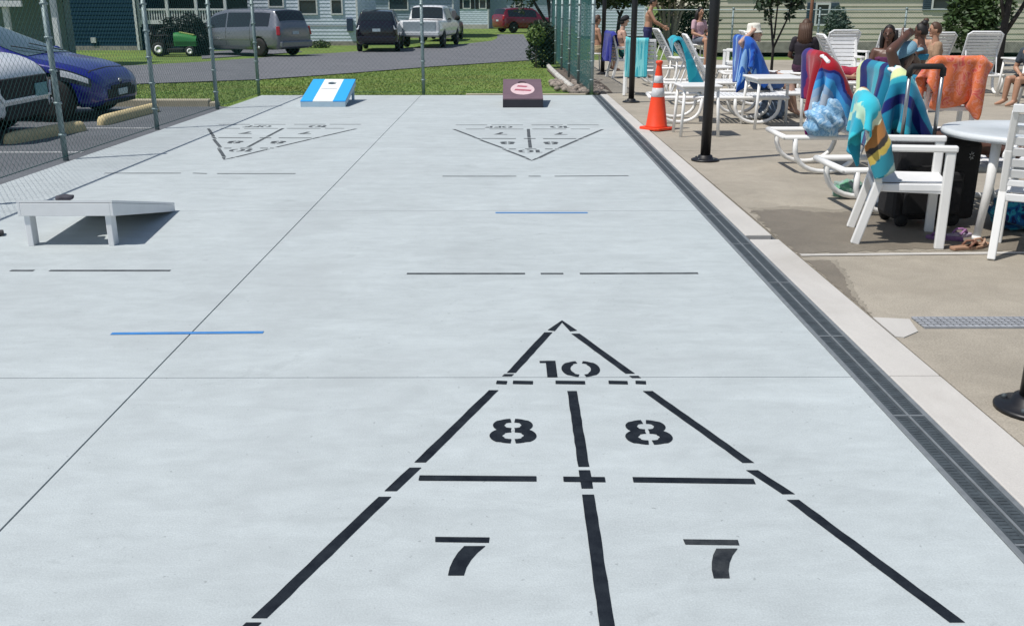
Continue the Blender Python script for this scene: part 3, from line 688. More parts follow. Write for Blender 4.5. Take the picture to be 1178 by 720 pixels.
# ================================================================== CARS
def pchip(xs_, ys_):
    n = len(xs_); h = [xs_[i+1]-xs_[i] for i in range(n-1)]; d = [(ys_[i+1]-ys_[i])/h[i] for i in range(n-1)]
    m = [d[0]]+[0 if d[i-1]*d[i] <= 0 else 2*d[i-1]*d[i]/(d[i-1]+d[i]) for i in range(1, n-1)]+[d[-1]]
    def f(x):
        x = max(xs_[0], min(xs_[-1], x)); i = 0
        while i < n-2 and x > xs_[i+1]: i += 1
        t_ = (x-xs_[i])/h[i]; a = (1+2*t_)*(1-t_)**2; b = t_*(1-t_)**2; c_ = t_*t_*(3-2*t_); e = t_*t_*(t_-1)
        return a*ys_[i]+b*h[i]*m[i]+c_*ys_[i+1]+e*h[i]*m[i+1]
    return f
def car(name, label, cat, loc_, heading, st, paint, wheels, wr=.32, patches=(), extras=(), group=None, wheel_y=None, rimm=None):
    t = thing(name, label, cat, loc_, math.atan2(heading[1], heading[0]), group)
    xs_ = [s_[0] for s_ in st]; F = [pchip(xs_, [s_[i] for s_ in st]) for i in range(1, 6)]
    def sect(x):
        w_, zb, zl, zt_, wt_ = (f(x) for f in F); h = zl-zb
        return [(0, zb), (w_*.84, zb), (w_*.965, zb+.14*h), (w_, zb+.5*h), (w_*.985, zb+.80*h), (w_*.955, zl), (wt_, zl+(zt_-zl)*.88), (wt_*.82, zt_), (0, zt_+.02)]
    def S(x, v):
        P_ = sect(x); sg = 1 if v >= 0 else -1; v = min(abs(v), 7.999); i = int(v); t_ = v-i
        p0, p1, p2, p3 = P_[max(i-1, 0)] if i > 0 else (-P_[1][0], P_[1][1]), P_[i], P_[i+1], P_[i+2] if i+2 < 9 else (-P_[7][0], P_[7][1])
        def cr(a, b, c_, d): return .5*((2*b)+(-a+c_)*t_*.7+(2*a-5*b+4*c_-d)*0+((b*-0)))
        q = []
        for k in (0, 1):
            a, b, c_, d = p0[k], p1[k], p2[k], p3[k]; tn = .35
            m1, m2 = (c_-a)*tn, (d-b)*tn
            if i == 1 or i == 0: m1, m2 = (c_-b)*.9, (c_-b)*.9
            q.append((2*t_**3-3*t_**2+1)*b+(t_**3-2*t_**2+t_)*m1+(-2*t_**3+3*t_**2)*c_+(t_**3-t_**2)*m2)
        return Vector((x, sg*q[0], q[1]))
    def N(x, v):
        e = .01; a = S(x+e, v)-S(x-e, v); b = S(x, v+e)-S(x, v-e); n_ = b.cross(a)
        if n_.length < 1e-9: return Vector((0, 0, 1))
        n_.normalize(); c_ = S(x, v)-Vector((x, 0, .7))
        return n_ if n_.dot(c_) > 0 else -n_
    X_ = []
    for i in range(len(xs_)-1):
        k = max(2, int((xs_[i+1]-xs_[i])/.09)); X_ += [xs_[i]+(xs_[i+1]-xs_[i])*j/k for j in range(k)]
    X_.append(xs_[-1])
    V_ = [i/4 for i in range(-32, 32)]
    b = MB(); vs_ = [S(x, v) for x in X_ for v in V_]; n = len(V_)
    fs = [(i*n+j, i*n+(j+1) % n, (i+1)*n+(j+1) % n, (i+1)*n+j) for i in range(len(X_)-1) for j in range(n)]+[tuple(range(n)), tuple(range((len(X_)-1)*n, len(X_)*n))]
    b.add(vs_, fs, 0, True)
    body = b.build('body', [paint, M_rub], t)
    bm = bmesh.new(); bm.from_mesh(body.data); bmesh.ops.remove_doubles(bm, verts=bm.verts, dist=.0008); bmesh.ops.recalc_face_normals(bm, faces=bm.faces); bm.to_mesh(body.data); bm.free()
    wy = wheel_y or (max(s_[1] for s_ in st)-.11)
    cut = MB()
    for wx in wheels:
        for sg in (-1, 1): cut.lathe([(wr*1.17, sg*(wy-.28)), (wr*1.17, sg*(wy+.5))], 24, (wx, 0, wr), 1, True, 'y')
    cm = cut.mesh('cut', [paint, M_rub]); bm = bmesh.new(); bm.from_mesh(cm); bmesh.ops.recalc_face_normals(bm, faces=bm.faces); bm.to_mesh(cm); bm.free()
    co = bpy.data.objects.new('cut', cm); col.objects.link(co)
    md = body.modifiers.new('b', 'BOOLEAN'); md.operation = 'DIFFERENCE'; md.object = co; md.solver = 'EXACT'
    body.parent = None
    dg = bpy.context.evaluated_depsgraph_get(); dg.update(); me = bpy.data.meshes.new_from_object(body.evaluated_get(dg))
    body.modifiers.clear(); body.data = me; body.parent = t; bpy.data.objects.remove(co)
    me.materials.clear(); me.materials.append(paint); me.materials.append(M_rub)
    for wx in wheels:
        for sg in (-1, 1):
            m = MB(); m.lathe([(wr*.62, -.1), (wr*.93, -.1), (wr, -.06), (wr, .06), (wr*.93, .1), (wr*.62, .1)], 28, (0, 0, 0), 0, True, 'y')
            wo = m.build('wheel', M_rub, t); wo.location = (wx, sg*wy, wr)
            m = MB(); rr = wr*.64; sy = sg
            m.lathe([(rr, sy*.03), (rr, sy*.095), (rr*.9, sy*.095), (rr*.86, sy*.04)], 24, (0, 0, 0), 0, True, 'y')
            for q in range(6):
                a = q*math.pi/3; m.obox((0, sy*.08, 0), (math.cos(a)*rr*.9, sy*.07, math.sin(a)*rr*.9), .06, .04, up=(0, 1, 0))
            m.lathe([(rr*.25, sy*.04), (rr*.22, sy*.1), (.01, sy*.105)], 14, (0, 0, 0), 0, True, 'y')
            m.build('rim', rimm or M_rim, wo)
    for (pn, pm, x0, x1, v0, v1, off, both) in patches:
        for sg in ((1, -1) if both else (1,)):
            m = MB()
            nu, nv = 10, 10
            if both: fn = lambda u, v: (S(x0+(x1-x0)*u, sg*(v0+(v1-v0)*v))+N(x0+(x1-x0)*u, sg*(v0+(v1-v0)*v))*off)
            else:
                def fn(u, v):
                    vv = v0+(2*(8-v0))*v
                    vv = vv if vv <= 8 else -(16-vv)
                    if abs(vv) > 7.99: vv = 7.99
                    return S(x0+(x1-x0)*u, vv)+N(x0+(x1-x0)*u, vv)*off
            m.grid(fn, nu, nv); m.build(pn, pm, t)
    for (pn, pm, fnb, bv) in extras:
        m = MB(); fnb(m); m.build(pn, pm, t, bevel=bv)
    return t
M_blue = mat('blue_car_paint', (.006, .008, .19), .3, .1, coat=.6, var=.05); M_wcar = mat('white_car_paint', (.72, .74, .76), .3, coat=.7, var=.03)
M_silv = mat('silver_car_paint', (.20, .215, .25), .3, .5, coat=.6, var=.04); M_dcar = mat('dark_car_paint', (.010, .008, .016), .2, .2, coat=.8)
M_red = mat('red_car_paint', (.18, .012, .03), .25, .2, coat=.8, var=.05)
M_gcar = mat('grey_car_paint', (.07, .09, .12), .3, .4, coat=.6)
M_hl = mat('headlight_lens', (.62, .66, .70), .12, spec=.9); M_tl = mat('tail_light', (.40, .015, .02), .2, spec=.8)
M_plate = mat('plate', (.45, .55, .60), .4, var=.2, vscale=30); M_plate2 = mat('teal_plate', (.12, .30, .33), .4, var=.3, vscale=30)
hatch = [(-2.1, .66, .36, .80, .86, .56), (-2.04, .78, .27, .92, 1.0, .60), (-1.72, .85, .22, .92, 1.24, .58), (-1.3, .87, .2, .91, 1.34, .58), (-.6, .88, .19, .90, 1.385, .58), (-.05, .88, .19, .88, 1.34, .58), (.45, .88, .19, .86, 1.16, .62), (1.1, .87, .19, .83, .91, .68), (1.65, .85, .19, .74, .80, .66), (1.96, .79, .20, .62, .69, .58), (2.06, .70, .24, .53, .58, .50), (2.1, .58, .30, .46, .50, .40)]
def quad_plate(m, x, y0, y1, z0, z1, d=.012): m.bb(x, x+d, y0, y1, z0, z1)
def hatch_extra():
    return [('grille', M_rub, lambda m: (m.bb(2.03, 2.112, -.50, .50, .30, .43), m.bb(2.04, 2.118, -.36, .36, .43, .48), m.bb(1.98, 2.075, -.56, .56, .20, .29)), .01),
            ('number_plate', M_plate, lambda m: m.bb(2.112, 2.13, -.16, .16, .33, .42), .003),
            ('fog_light', M_hl, lambda m: (m.obox((1.90, -.755, .27), (2.0, -.62, .40), .03, .09), ), .01),
            ('fog_light', M_hl, lambda m: (m.obox((1.90, .755, .27), (2.0, .62, .40), .03, .09), ), .01),
            ('badge', M_alu, lambda m: m.lathe([(.05, 2.085), (.05, 2.1)], 14, (0, 0, .52), 0, True, 'x'), 0),
            ('mirror', M_blue, lambda m: m.ell((.72, -.97, .93), (.07, .10, .065)), 0), ('mirror', M_blue, lambda m: m.ell((.72, .97, .93), (.07, .10, .065)), 0),
            ('wiper', M_rub, lambda m: (m.tube([(1.1, -.1, .95), (.80, -.55, 1.05)], .008, 5), m.tube([(1.1, .4, .95), (.80, -.02, 1.07)], .008, 5)), 0)]
hpatch = [('window', M_glass, -1.5, .55, 5.12, 5.88, .006, True), ('windscreen', M_bglass, .0, 1.08, 6.15, 8, .008, False), ('hood_seam', M_rub, 1.915, 1.93, 5.6, 7.99, .003, True), ('hood_seam', M_rub, 1.14, 1.92, 5.93, 5.97, .003, True), ('rear_window', M_glass, -2.0, -1.74, 6.2, 8, .008, False),
          ('headlight', M_hl, 1.60, 1.96, 4.0, 4.72, .008, True), ('headlight_surround', M_glass, 1.50, 1.99, 3.6, 4.95, .004, True), ('door_seam', M_rub, -.30, -.285, 2.2, 5.1, .003, True), ('sill_trim', M_rub, -1.0, 1.0, 1.6, 2.1, .006, True)]
car('parked_car', 'bright blue hatchback parked nose toward the court fence', 'car', (-7.98, 14.85, -.015), (1, -.02), hatch, M_blue, (-1.28, 1.42), .32, hpatch, hatch_extra())
suvF = [(-2.2, .74, .42, .95, 1.02, .62), (-2.12, .86, .32, 1.05, 1.25, .68), (-1.9, .90, .28, 1.08, 1.60, .66), (-1.0, .92, .26, 1.06, 1.66, .68), (.0, .92, .25, 1.03, 1.64, .68), (.35, .92, .25, 1.02, 1.56, .68), (1.0, .91, .25, 1.0, 1.10, .74), (1.75, .89, .25, .93, 1.01, .72), (2.05, .84, .27, .83, .91, .66), (2.16, .74, .30, .74, .80, .56), (2.2, .64, .36, .66, .70, .48)]
car('parked_car', 'white car with a dark grille at the left edge of the view', 'car', (-8.30, 12.30, -.015), (1, .0), suvF, M_wcar, (-1.35, 1.36), .34,
    [('window', M_glass, -1.7, .5, 5.12, 5.9, .006, True), ('windscreen', M_bglass, .40, .97, 6.15, 8, .008, False), ('headlight', M_glass, 1.62, 2.12, 4.0, 5.3, .008, True), ('bumper', M_rub, 1.0, 2.17, 1.0, 3.1, .012, True)],
    [('grille', M_rub, lambda m: (m.bb(2.14, 2.222, -.60, .60, .50, .76), m.bb(2.14, 2.226, -.55, .55, .27, .44)), .02), ('grille_bar', M_wcar, lambda m: (m.obox((2.228, -.62, .50), (2.228, .62, .50), .02, .035), m.obox((2.19, -.72, .66), (2.228, -.60, .50), .02, .04), m.obox((2.19, .72, .66), (2.228, .60, .50), .02, .04)), .005),
     ('number_plate', M_plate2, lambda m: m.bb(2.226, 2.24, .20, .52, .50, .66), .003), ('fog_light', M_gres, lambda m: (m.obox((2.16, -.74, .30), (2.19, -.60, .44), .03, .07),), .01), ('mirror', M_wcar, lambda m: m.ell((.75, -1.03, 1.12), (.08, .11, .08)), 0), ('mirror', M_wcar, lambda m: m.ell((.75, 1.03, 1.12), (.08, .11, .08)), 0)])
van = [(-2.58, .80, .42, .95, 1.05, .66), (-2.50, .93, .32, 1.05, 1.25, .72), (-2.25, .97, .28, 1.08, 1.70, .72), (-1.5, .98, .26, 1.07, 1.76, .72), (0, .99, .25, 1.03, 1.76, .74), (.9, .98, .25, 1.0, 1.62, .72), (1.75, .97, .25, .97, 1.08, .78), (2.3, .93, .25, .86, .94, .72), (2.52, .84, .28, .74, .80, .62), (2.58, .7, .34, .64, .68, .5)]
pv = AT(284, 40, 39.6)
def rearset(xr, wl, zt0, zt1, z_plate, tlm=M_tl, wt=.16, inset=.0):
    return [('tail_light', tlm, lambda m: m.obox((xr+.07, -wl, zt0), (xr+.12, -wl+.05, zt1), .14, wt), .02), ('tail_light', tlm, lambda m: m.obox((xr+.07, wl, zt0), (xr+.12, wl-.05, zt1), .14, wt), .02),
            ('number_plate', M_plate, lambda m: m.bb(xr-.012, xr, -.17, .17, z_plate, z_plate+.12), .003)]
car('minivan', 'silver minivan seen from behind at the left', 'van', (pv.x, 39.6, zt(39.6)+.012), (-.86, .50), van, M_silv, (-1.55, 1.52), .35,
    [('window', M_glass, -2.05, -1.15, 5.14, 5.88, .006, True), ('window', M_glass, -1.08, .12, 5.14, 5.88, .006, True), ('window', M_glass, .2, 1.1, 5.14, 5.86, .006, True), ('rear_window', M_glass, -2.46, -2.24, 6.05, 8, .01, False), ('windscreen', M_bglass, 1.0, 1.72, 6.1, 8, .008, False), ('roof_rail', M_alu, -1.9, .6, 6.8, 6.95, .03, True), ('door_seam', M_rub, .15, .165, 2.2, 5.1, .003, True), ('door_seam', M_rub, -1.12, -1.105, 2.2, 5.1, .003, True), ('body_moulding', M_alu, -1.1, 1.2, 2.9, 3.05, .008, True), ('door_handle', M_alu, -.05, .10, 3.9, 4.05, .02, True)],
    rearset(-2.58, .88, .80, 1.12, .84) + [('bumper', M_silv, lambda m: m.bb(-2.66, -2.45, -.86, .86, .36, .60), .05)])
ps = AT(438, 40, 45.)
suv = [(-2.3, .76, .42, .95, 1.05, .66), (-2.22, .88, .34, 1.05, 1.25, .72), (-2.0, .92, .30, 1.08, 1.66, .70), (-1.0, .94, .28, 1.06, 1.74, .70), (.2, .94, .27, 1.03, 1.72, .70), (.5, .94, .27, 1.02, 1.62, .70), (1.15, .93, .27, 1.0, 1.12, .76), (1.9, .91, .28, .95, 1.03, .74), (2.2, .84, .32, .84, .92, .66), (2.3, .7, .38, .72, .78, .5)]
suvp = [('window', M_glass, -1.85, .55, 5.14, 5.88, .006, True), ('rear_window', M_glass, -2.2, -2.0, 6.05, 8, .01, False), ('windscreen', M_bglass, .52, 1.12, 6.1, 8, .008, False), ('roof_rail', M_alu, -1.7, .3, 6.8, 6.95, .03, True), ('door_seam', M_rub, -.5, -.485, 2.2, 5.1, .003, True), ('door_handle', M_alu, -.70, -.56, 3.9, 4.05, .02, True)]
car('parked_car', 'dark purple black sport utility vehicle seen from behind', 'car', (ps.x, 45, zt(45)+.012), (-.05, 1), suv, M_dcar, (-1.42, 1.40), .37, suvp,
    rearset(-2.3, .80, .92, 1.1, .85, M_hl, .10) + [('bumper', M_dcar, lambda m: m.bb(-2.38, -2.15, -.84, .84, .42, .66), .05)])
pt = AT(497, 40, 49.5)
truck = [(-2.9, .92, .62, 1.16, 1.22, .86), (-2.85, .98, .52, 1.18, 1.25, .90), (-1.2, 1.0, .48, 1.18, 1.25, .90), (-1.05, 1.0, .48, 1.19, 1.30, .80), (-.98, 1.0, .48, 1.2, 1.84, .76), (-.4, 1.0, .47, 1.2, 1.92, .76), (.4, 1.0, .47, 1.2, 1.9, .76), (.7, 1.0, .47, 1.19, 1.8, .76), (1.3, 1.0, .47, 1.17, 1.26, .84), (2.3, .98, .48, 1.08, 1.17, .82), (2.7, .92, .50, .96, 1.05, .76), (2.8, .8, .56, .86, .92, .62)]
car('pickup_truck', 'white pickup truck seen from behind on the grass', 'truck', (pt.x, 49.5, zt(49.5)+.012), (.13, 1), truck, M_wcar, (-1.75, 1.75), .40,
    [('window', M_glass, -.85, .75, 5.14, 5.88, .006, True), ('rear_window', M_glass, -1.045, -.985, 6.12, 8, .012, False), ('windscreen', M_bglass, .75, 1.27, 6.1, 8, .008, False)],
    rearset(-2.9, .90, .82, 1.10, .60, M_tl, .10) + [('tailgate', mat('tailgate_grey', (.30, .36, .40), .4, var=.05), lambda m: m.bb(-2.93, -2.86, -.78, .78, .78, 1.20), .02), ('bumper', M_hl, lambda m: m.bb(-3.05, -2.88, -.95, .95, .56, .74), .03), ('bed_recess_shade', M_rub, lambda m: m.bb(-2.8, -1.15, -.76, .76, 1.24, 1.275), .01), ('mirror', M_rub, lambda m: m.ell((.85, -1.16, 1.32), (.06, .13, .12)), 0), ('mirror', M_rub, lambda m: m.ell((.85, 1.16, 1.32), (.06, .13, .12)), 0)])  # dark slab on the flat bed top paints in the shaded recess
pr = AT(603, 30, 74.)
car('parked_car', 'dark red sport utility vehicle parked by the far houses', 'car', (pr.x, 74, zt(74)+.012), (.86, .5), suv, M_red, (-1.42, 1.40), .37, suvp, rearset(-2.3, .80, .92, 1.2, .8, M_tl, .14))
pg_ = AT(519, 30, 60.)
car('parked_car', 'small grey vehicle mostly hidden behind the pickup truck', 'car', (pg_.x-.35, 58, zt(58)+.012), (.1, 1), suv, M_gcar, (-1.42, 1.40), .37, suvp, rearset(-2.3, .80, .92, 1.1, .85))
# riding mower
pm_ = AT(200, 50, 38.8); t = thing('riding_mower', 'bright green riding mower on the grass beside the minivan', 'mower', (pm_.x, 38.8, zt(38.8)), R(8))
M_jg = mat('green_mower_paint', (.035, .22, .05), .35, coat=.3, var=.06); M_yel = mat('pale_green_seat', (.45, .55, .18), .5)
m = MB(); m.grid(lambda u, v: (.05+.85*u, .30*math.cos(math.pi*v), .55+(.35-.16*u*u)*math.sin(math.pi*v)**.6), 10, 12); m.bb(.05, .88, -.28, .28, .38, .56); m.build('hood', M_jg, t)
m = MB(); m.bb(-.85, .1, -.26, .26, .35, .5); m.grid(lambda u, v: (-.75+.55*u, -.42+.84*v, .62+.12*math.sin(math.pi*u)), 6, 6); m.bb(-.8, -.3, -.45, -.3, .4, .64); m.bb(-.8, -.3, .3, .45, .4, .64); m.build('fender', M_dcar, t)
m = MB(); m.bb(-.7, -.28, -.22, .22, .72, .80); m.obox((-.70, 0, .78), (-.80, 0, 1.15), .42, .08); m.build('seat', M_bag, t, bevel=.03)
m = MB(); m.tube([(.08, 0, .85), (-.08, 0, 1.05)], .02, 6); m.lathe([(.16, 1.05), (.18, 1.06), (.16, 1.075)], 18, (-.1, 0, 0)); m.build('steering_wheel', M_rub, t)
m = MB(); m.obox((.25, 0, .90), (.80, 0, .79), .30, .03); m.build('hood_stripe', M_yel, t)
for wx, wy, r_ in ((-.5, .42, .27), (-.5, -.42, .27), (.65, .36, .19), (.65, -.36, .19)):
    m = MB(); m.lathe([(r_*.5, -.09), (r_*.9, -.09), (r_, -.05), (r_, .05), (r_*.9, .09), (r_*.5, .09)], 20, (0, 0, 0), 0, True, 'y'); wo = m.build('wheel', M_rub, t); wo.location = (wx, wy, r_)
    m = MB(); m.lathe([(r_*.6, -.095), (r_*.3, -.10), (r_*.3, .10), (r_*.6, .095)], 16, (0, 0, 0), 0, True, 'y'); m.build('rim', M_trimw, wo)
m = MB(); m.prism([(-.2, -.5), (.4, -.5), (.5, -.3), (.5, .3), (.4, .5), (-.2, .5)], .14, .3); m.build('mower_deck', M_rub, t, bevel=.03)

# ================================================================== CORNHOLE BOARDS, CONE, POSTS
def board(label, loc_, rz, topm, frm, wid=.64, ln=1.2, hi=.315, lo=.07, legm=None, group='cornhole boards', side=.10, holec=M_rub):
    # low front edge at x=0, raised edge at x=ln
    t = thing('cornhole_board', label, 'cornhole board', loc_, rz, group); w2 = wid/2
    sl_ = (hi-lo)/ln
    def zz(x): return lo+sl_*x
    m = MB()
    for ya, yb_ in ((-w2, -w2+.022), (w2-.022, w2)):
        v = [(0, ya, zz(0)-.018), (ln, ya, zz(ln)-.018), (ln, ya, zz(ln)-side-.01), (side*.2, ya, .0), (0, ya, .0)]
        v += [(a, yb_, c_) for a, _, c_ in v]
        m.add(v, [(0, 1, 2, 3, 4), (5, 6, 7, 8, 9)]+[(i, (i+1) % 5, 5+(i+1) % 5, 5+i) for i in range(5)])
    m.bb(0, .022, -w2+.022, w2-.022, 0, zz(0)-.018); m.bb(ln-.022, ln, -w2+.022, w2-.022, zz(ln)-side-.01, zz(ln)-.02)
    m.build('frame', frm, t, bevel=.003)
    m = MB(); hx, hr = ln-.23, .076; n = 32
    cr_ = [(x, y) for x, y in [(0, -w2), (ln, -w2), (ln, w2), (0, w2)]]
    # top sheet with a real hole: ring of quads out to the rectangle
    inner = [(hx+hr*math.cos(2*math.pi*k/n), hr*math.sin(2*math.pi*k/n)) for k in range(n)]
    outer = []
    for k in range(n):
        a = 2*math.pi*k/n; cx_, sy_ = math.cos(a), math.sin(a)
        tx = ((ln-hx) if cx_ > 0 else -hx)/cx_ if abs(cx_) > 1e-6 else 1e9; ty = (w2 if sy_ > 0 else -w2)/sy_ if abs(sy_) > 1e-6 else 1e9
        s_ = min(tx, ty); outer.append((hx+cx_*s_, sy_*s_))
    for c_ in cr_:
        k = min(range(n), key=lambda k: (outer[k][0]-c_[0])**2+(outer[k][1]-c_[1])**2); outer[k] = c_
    vs_ = [(x, y, zz(x)) for x, y in inner]+[(x, y, zz(x)) for x, y in outer]+[(x, y, zz(x)-.016) for x, y in inner]+[(x, y, zz(x)-.016) for x, y in outer]
    fs = []
    for k in range(n):
        q = (k+1) % n; fs += [(k, q, n+q, n+k), (2*n+k, 3*n+k, 3*n+q, 2*n+q), (k, 2*n+k, 2*n+q, q), (n+k, n+q, 3*n+q, 3*n+k)]
    m.add(vs_, fs); m.build('top', topm, t)
    for sy_ in (-1, 1):
        m = MB(); m.bb(ln-.10, ln-.015, sy_*(w2-.05)-.02, sy_*(w2-.05)+.02, 0, zz(ln-.1)-.02); m.build('leg', legm or frm, t, bevel=.003)
    return t, zz
M_bw = mat('board_white', (.76, .77, .78), .5, var=.05, vscale=4)
def stripe_mat(name, edge, mid, half, pat=None):
    m = bpy.data.materials.new(name); m.use_nodes = True; n = m.node_tree; b = n.nodes['Principled BSDF']; b.inputs['Roughness'].default_value = .45
    tc = n.nodes.new('ShaderNodeTexCoord'); sp = n.nodes.new('ShaderNodeSeparateXYZ'); n.links.new(tc.outputs['Object'], sp.inputs[0])
    ab = n.nodes.new('ShaderNodeMath'); ab.operation = 'ABSOLUTE'; n.links.new(sp.outputs['Y'], ab.inputs[0])
    gt = n.nodes.new('ShaderNodeMath'); gt.operation = 'GREATER_THAN'; gt.inputs[1].default_value = half; n.links.new(ab.outputs[0], gt.inputs[0])
    mx = n.nodes.new('ShaderNodeMix'); mx.data_type = 'RGBA'; n.links.new(gt.outputs[0], mx.inputs[0]); mx.inputs[6].default_value = (*mid, 1); mx.inputs[7].default_value = (*edge, 1)
    n.links.new(mx.outputs[2], b.inputs['Base Color']); return m
b1, z1 = board('white cornhole board nearest the camera, raised end toward us', (-3.055, 7.66, 0), -math.pi/2, M_bw, M_bw, .66, 1.2, .325, .07)
b2, z2 = board('cornhole board striped bright blue and white at the far left', (-3.06, 15.98, 0), math.pi/2, stripe_mat('blue_white_stripe', (.03, .38, .85), (.86, .90, .90), .165), mat('pale_board_frame', (.42, .56, .66), .5, var=.06), .74, 1.2, .36, .10)
m = MB(); m.add([(.60, -.15, z2(.60)+.003), (.63, -.05, z2(.63)+.003), (.63, .05, z2(.63)+.003), (.60, .15, z2(.6)+.003), (.655, .13, z2(.655)+.003), (.685, .04, z2(.685)+.003), (.685, -.04, z2(.685)+.003), (.655, -.13, z2(.655)+.003)], [(0, 1, 6, 7), (1, 2, 5, 6), (2, 3, 4, 5)]); m.build('emblem', M_gres, b2)
M_mauve = mat('mauve_board', (.155, .10, .12), .5, var=.12, vscale=5); M_dkfr = mat('dark_board_frame', (.022, .022, .032), .5, var=.1)
b3, z3 = board('mauve cornhole board with a pale oval and dark frame at the far right', (.235, 15.85, 0), math.pi/2, M_mauve, M_dkfr, .66, 1.2, .37, .145)
M_pink = mat('pale_pink_print', (.66, .50, .52), .5, var=.1, vscale=20); M_rose = mat('rose_print', (.40, .10, .14), .5, var=.15, vscale=20)
m = MB(); n = 36
ring = [(.58+.36*math.cos(2*math.pi*k/n), .20*math.sin(2*math.pi*k/n)*(1-.12*math.cos(2*math.pi*k/n))) for k in range(n)]
hole = [(.97+.082*math.cos(2*math.pi*k/n), .082*math.sin(2*math.pi*k/n)) for k in range(n)]
m.add([(x, y, z3(x)+.003) for x, y in ring], [tuple(range(n))]); m.build('emblem', M_pink, b3)
m = MB(); m.add([(x, y, z3(x)+.006) for x, y in ((.42, -.13), (.50, -.15), (.56, .12), (.47, .14))], [(0, 1, 2, 3)]); m.add([(x, y, z3(x)+.006) for x, y in ((.66, -.06), (.73, -.09), (.78, .07), (.70, .10))], [(0, 1, 2, 3)]); m.build('emblem_mark', M_rose, b3)
def bean_bag(label, loc_, rz, tilt, c):
    m = MB(); m.ell((0, 0, .02), (.062, .062, .018), 20, 10, 0, lambda p, q: Vector((max(-.056, min(.056, q.x*1.25)), max(-.056, min(.056, q.y*1.25)), q.z*(1+.2*math.sin(7*p.x+3*p.y)))))
    o_ = m.build('bean_bag', mat('bean_bag_'+str(c), c, .9, var=.25, vscale=25, bump=.3)); o_.location = loc_; o_.rotation_euler = (0, tilt, rz)
    tag(o_, label, 'bean bag', 'bean bags')
bean_bag('small dark bean bag lying flat on the near white board', (-3.13, 7.66-1.02, z1(1.02)+.003), .3, 0, (.05, .05, .065))
bean_bag('dark bean bag on the concrete at the left edge of the view', (G(-5, 271).x, G(-5, 271).y, 0), .5, 0, (.045, .045, .05))

t = thing('traffic_cone', 'orange traffic cone with two pale bands beside the drain', 'cone', (*G(755, 149.5).xy, .008), R(38))
m = MB(); m.prism([(-.18, -.14), (-.14, -.18), (.14, -.18), (.18, -.14), (.18, .14), (.14, .18), (-.14, .18), (-.18, .14)], 0, .035); m.build('base', M_cone, t, bevel=.008)
def cr_(z): return .145-.112*(z-.035)/.80
m = MB(); m.lathe([(cr_(.035)+.01, .034), (cr_(.05), .05), (cr_(.46), .46), (cr_(.70), .70), (cr_(.82), .82), (.036, .85), (.046, .855), (.046, .885), (.03, .895), (.02, .85)], 28); m.build('cone_body', M_cone, t)
for a, b_ in ((.43, .545), (.61, .70)):
    m = MB(); m.lathe([(cr_(a)+.0005, a), (cr_(a)+.003, a+.002), (cr_(b_)+.003, b_-.002), (cr_(b_)+.0005, b_)], 28); m.build('reflective_band', M_refl, t)
def post(label, px, py, r=.052, x=None, y=None, m_=M_black):
    p = G(px, py) if x is None else Vector((x, y, 0))
    t = thing('shade_post', label, 'post', p, 0, 'black posts along the pool deck')
    m = MB(); m.tube([(0, 0, 0), (0, 0, 3.0)], r, 16); m.build('pole', m_, t)
    m = MB(); m.lathe([(.15, .004), (.15, .016), (.14, .022), (r+.03, .03), (r+.02, .06), (r+.004, .065)], 24); m.build('base_flange', m_, t)
    m = MB()
    for k in range(4):
        a = math.pi/4+k*math.pi/2; m.lathe([(.012, .018), (.012, .036), (.004, .04)], 6, (.115*math.cos(a), .115*math.sin(a), 0))
    m.build('bolt', M_drk, t)
post('near black post whose round base shows at the right edge', 0, 0, .058, 2.175, 3.63)
post('black post standing in front of the white chair frames', 811, 185, .054)
post('black post just behind the traffic cone', 726, 118, .05)
post('slim black post beside the man in the cap', 693, 86, .05)

# ================================================================== POOL FURNITURE
def armchair(label, loc_, rz, seatm=M_strap, group='white resin armchairs'):
    t = thing('armchair', label, 'chair', loc_, rz, group)
    for sy in (-1, 1):
        y = sy*.27
        m = MB(); m.obox((.25, y, 0), (.245, y, .665), .052, .062, up=(1, 0, 0)); m.build('leg', M_white, t, bevel=.008)
        m = MB(); m.obox((-.30, y, 0), (-.185, y, .44), .05, .06, up=(1, 0, 0)); m.obox((-.188, y, .425), (-.245, y, .72), .045, .05, up=(1, 0, 0)); m.obox((-.243, y, .71), (-.315, y*.97, .97), .045, .045, up=(1, 0, 0)); m.build('leg', M_white, t, bevel=.008)
        m = MB(); m.obox((-.235, y, .675), (.285, y, .685), .068, .042); m.build('armrest', M_white, t, bevel=.01)
    m = MB(); m.obox((-.2, -.25, .405), (.25, -.25, .42), .03, .05); m.obox((-.2, .25, .405), (.25, .25, .42), .03, .05); m.obox((.245, -.25, .42), (.245, .25, .42), .04, .05); m.obox((-.2, -.25, .405), (-.2, .25, .405), .04, .05)
    def sf(u, v):
        x = -.21+.50*u; return (x, -.245+.49*v, .438+.010*u-.012*math.sin(math.pi*v)*math.sin(math.pi*u)-.05*max(0, (u-.9)/.1)**2)
    m.grid(sf, 20, 10); m.bb(-.19, .262, -.26, -.235, .375, .432); m.bb(-.19, .262, .235, .26, .375, .432); m.bb(.235, .275, -.25, .25, .36, .415)
    m.build('seat', seatm, t, bevel=.006)
    m = MB(); m.obox((-.322, -.28, .985), (-.322, .28, .985), .045, .05); m.obox((-.21, -.25, .50), (-.21, .25, .50), .03, .04)
    for k in range(6):
        f = k/6; z = .535+f*.43; x = -.212-(z-.5)*.235; m.obox((x, -.25, z+.028), (x, .25, z+.028), .014, .056, up=(-.25, 0, 1))
    m.build('backrest', seatm, t, bevel=.004)
    return t
ac = armchair('white resin armchair with a bright patterned towel on its back, seen from the side', (2.80, 6.70, 0), R(-16))
dup(ac, (3.57, 6.20, 0), R(60), 'white slatted armchair cut off by the right edge, back to us')
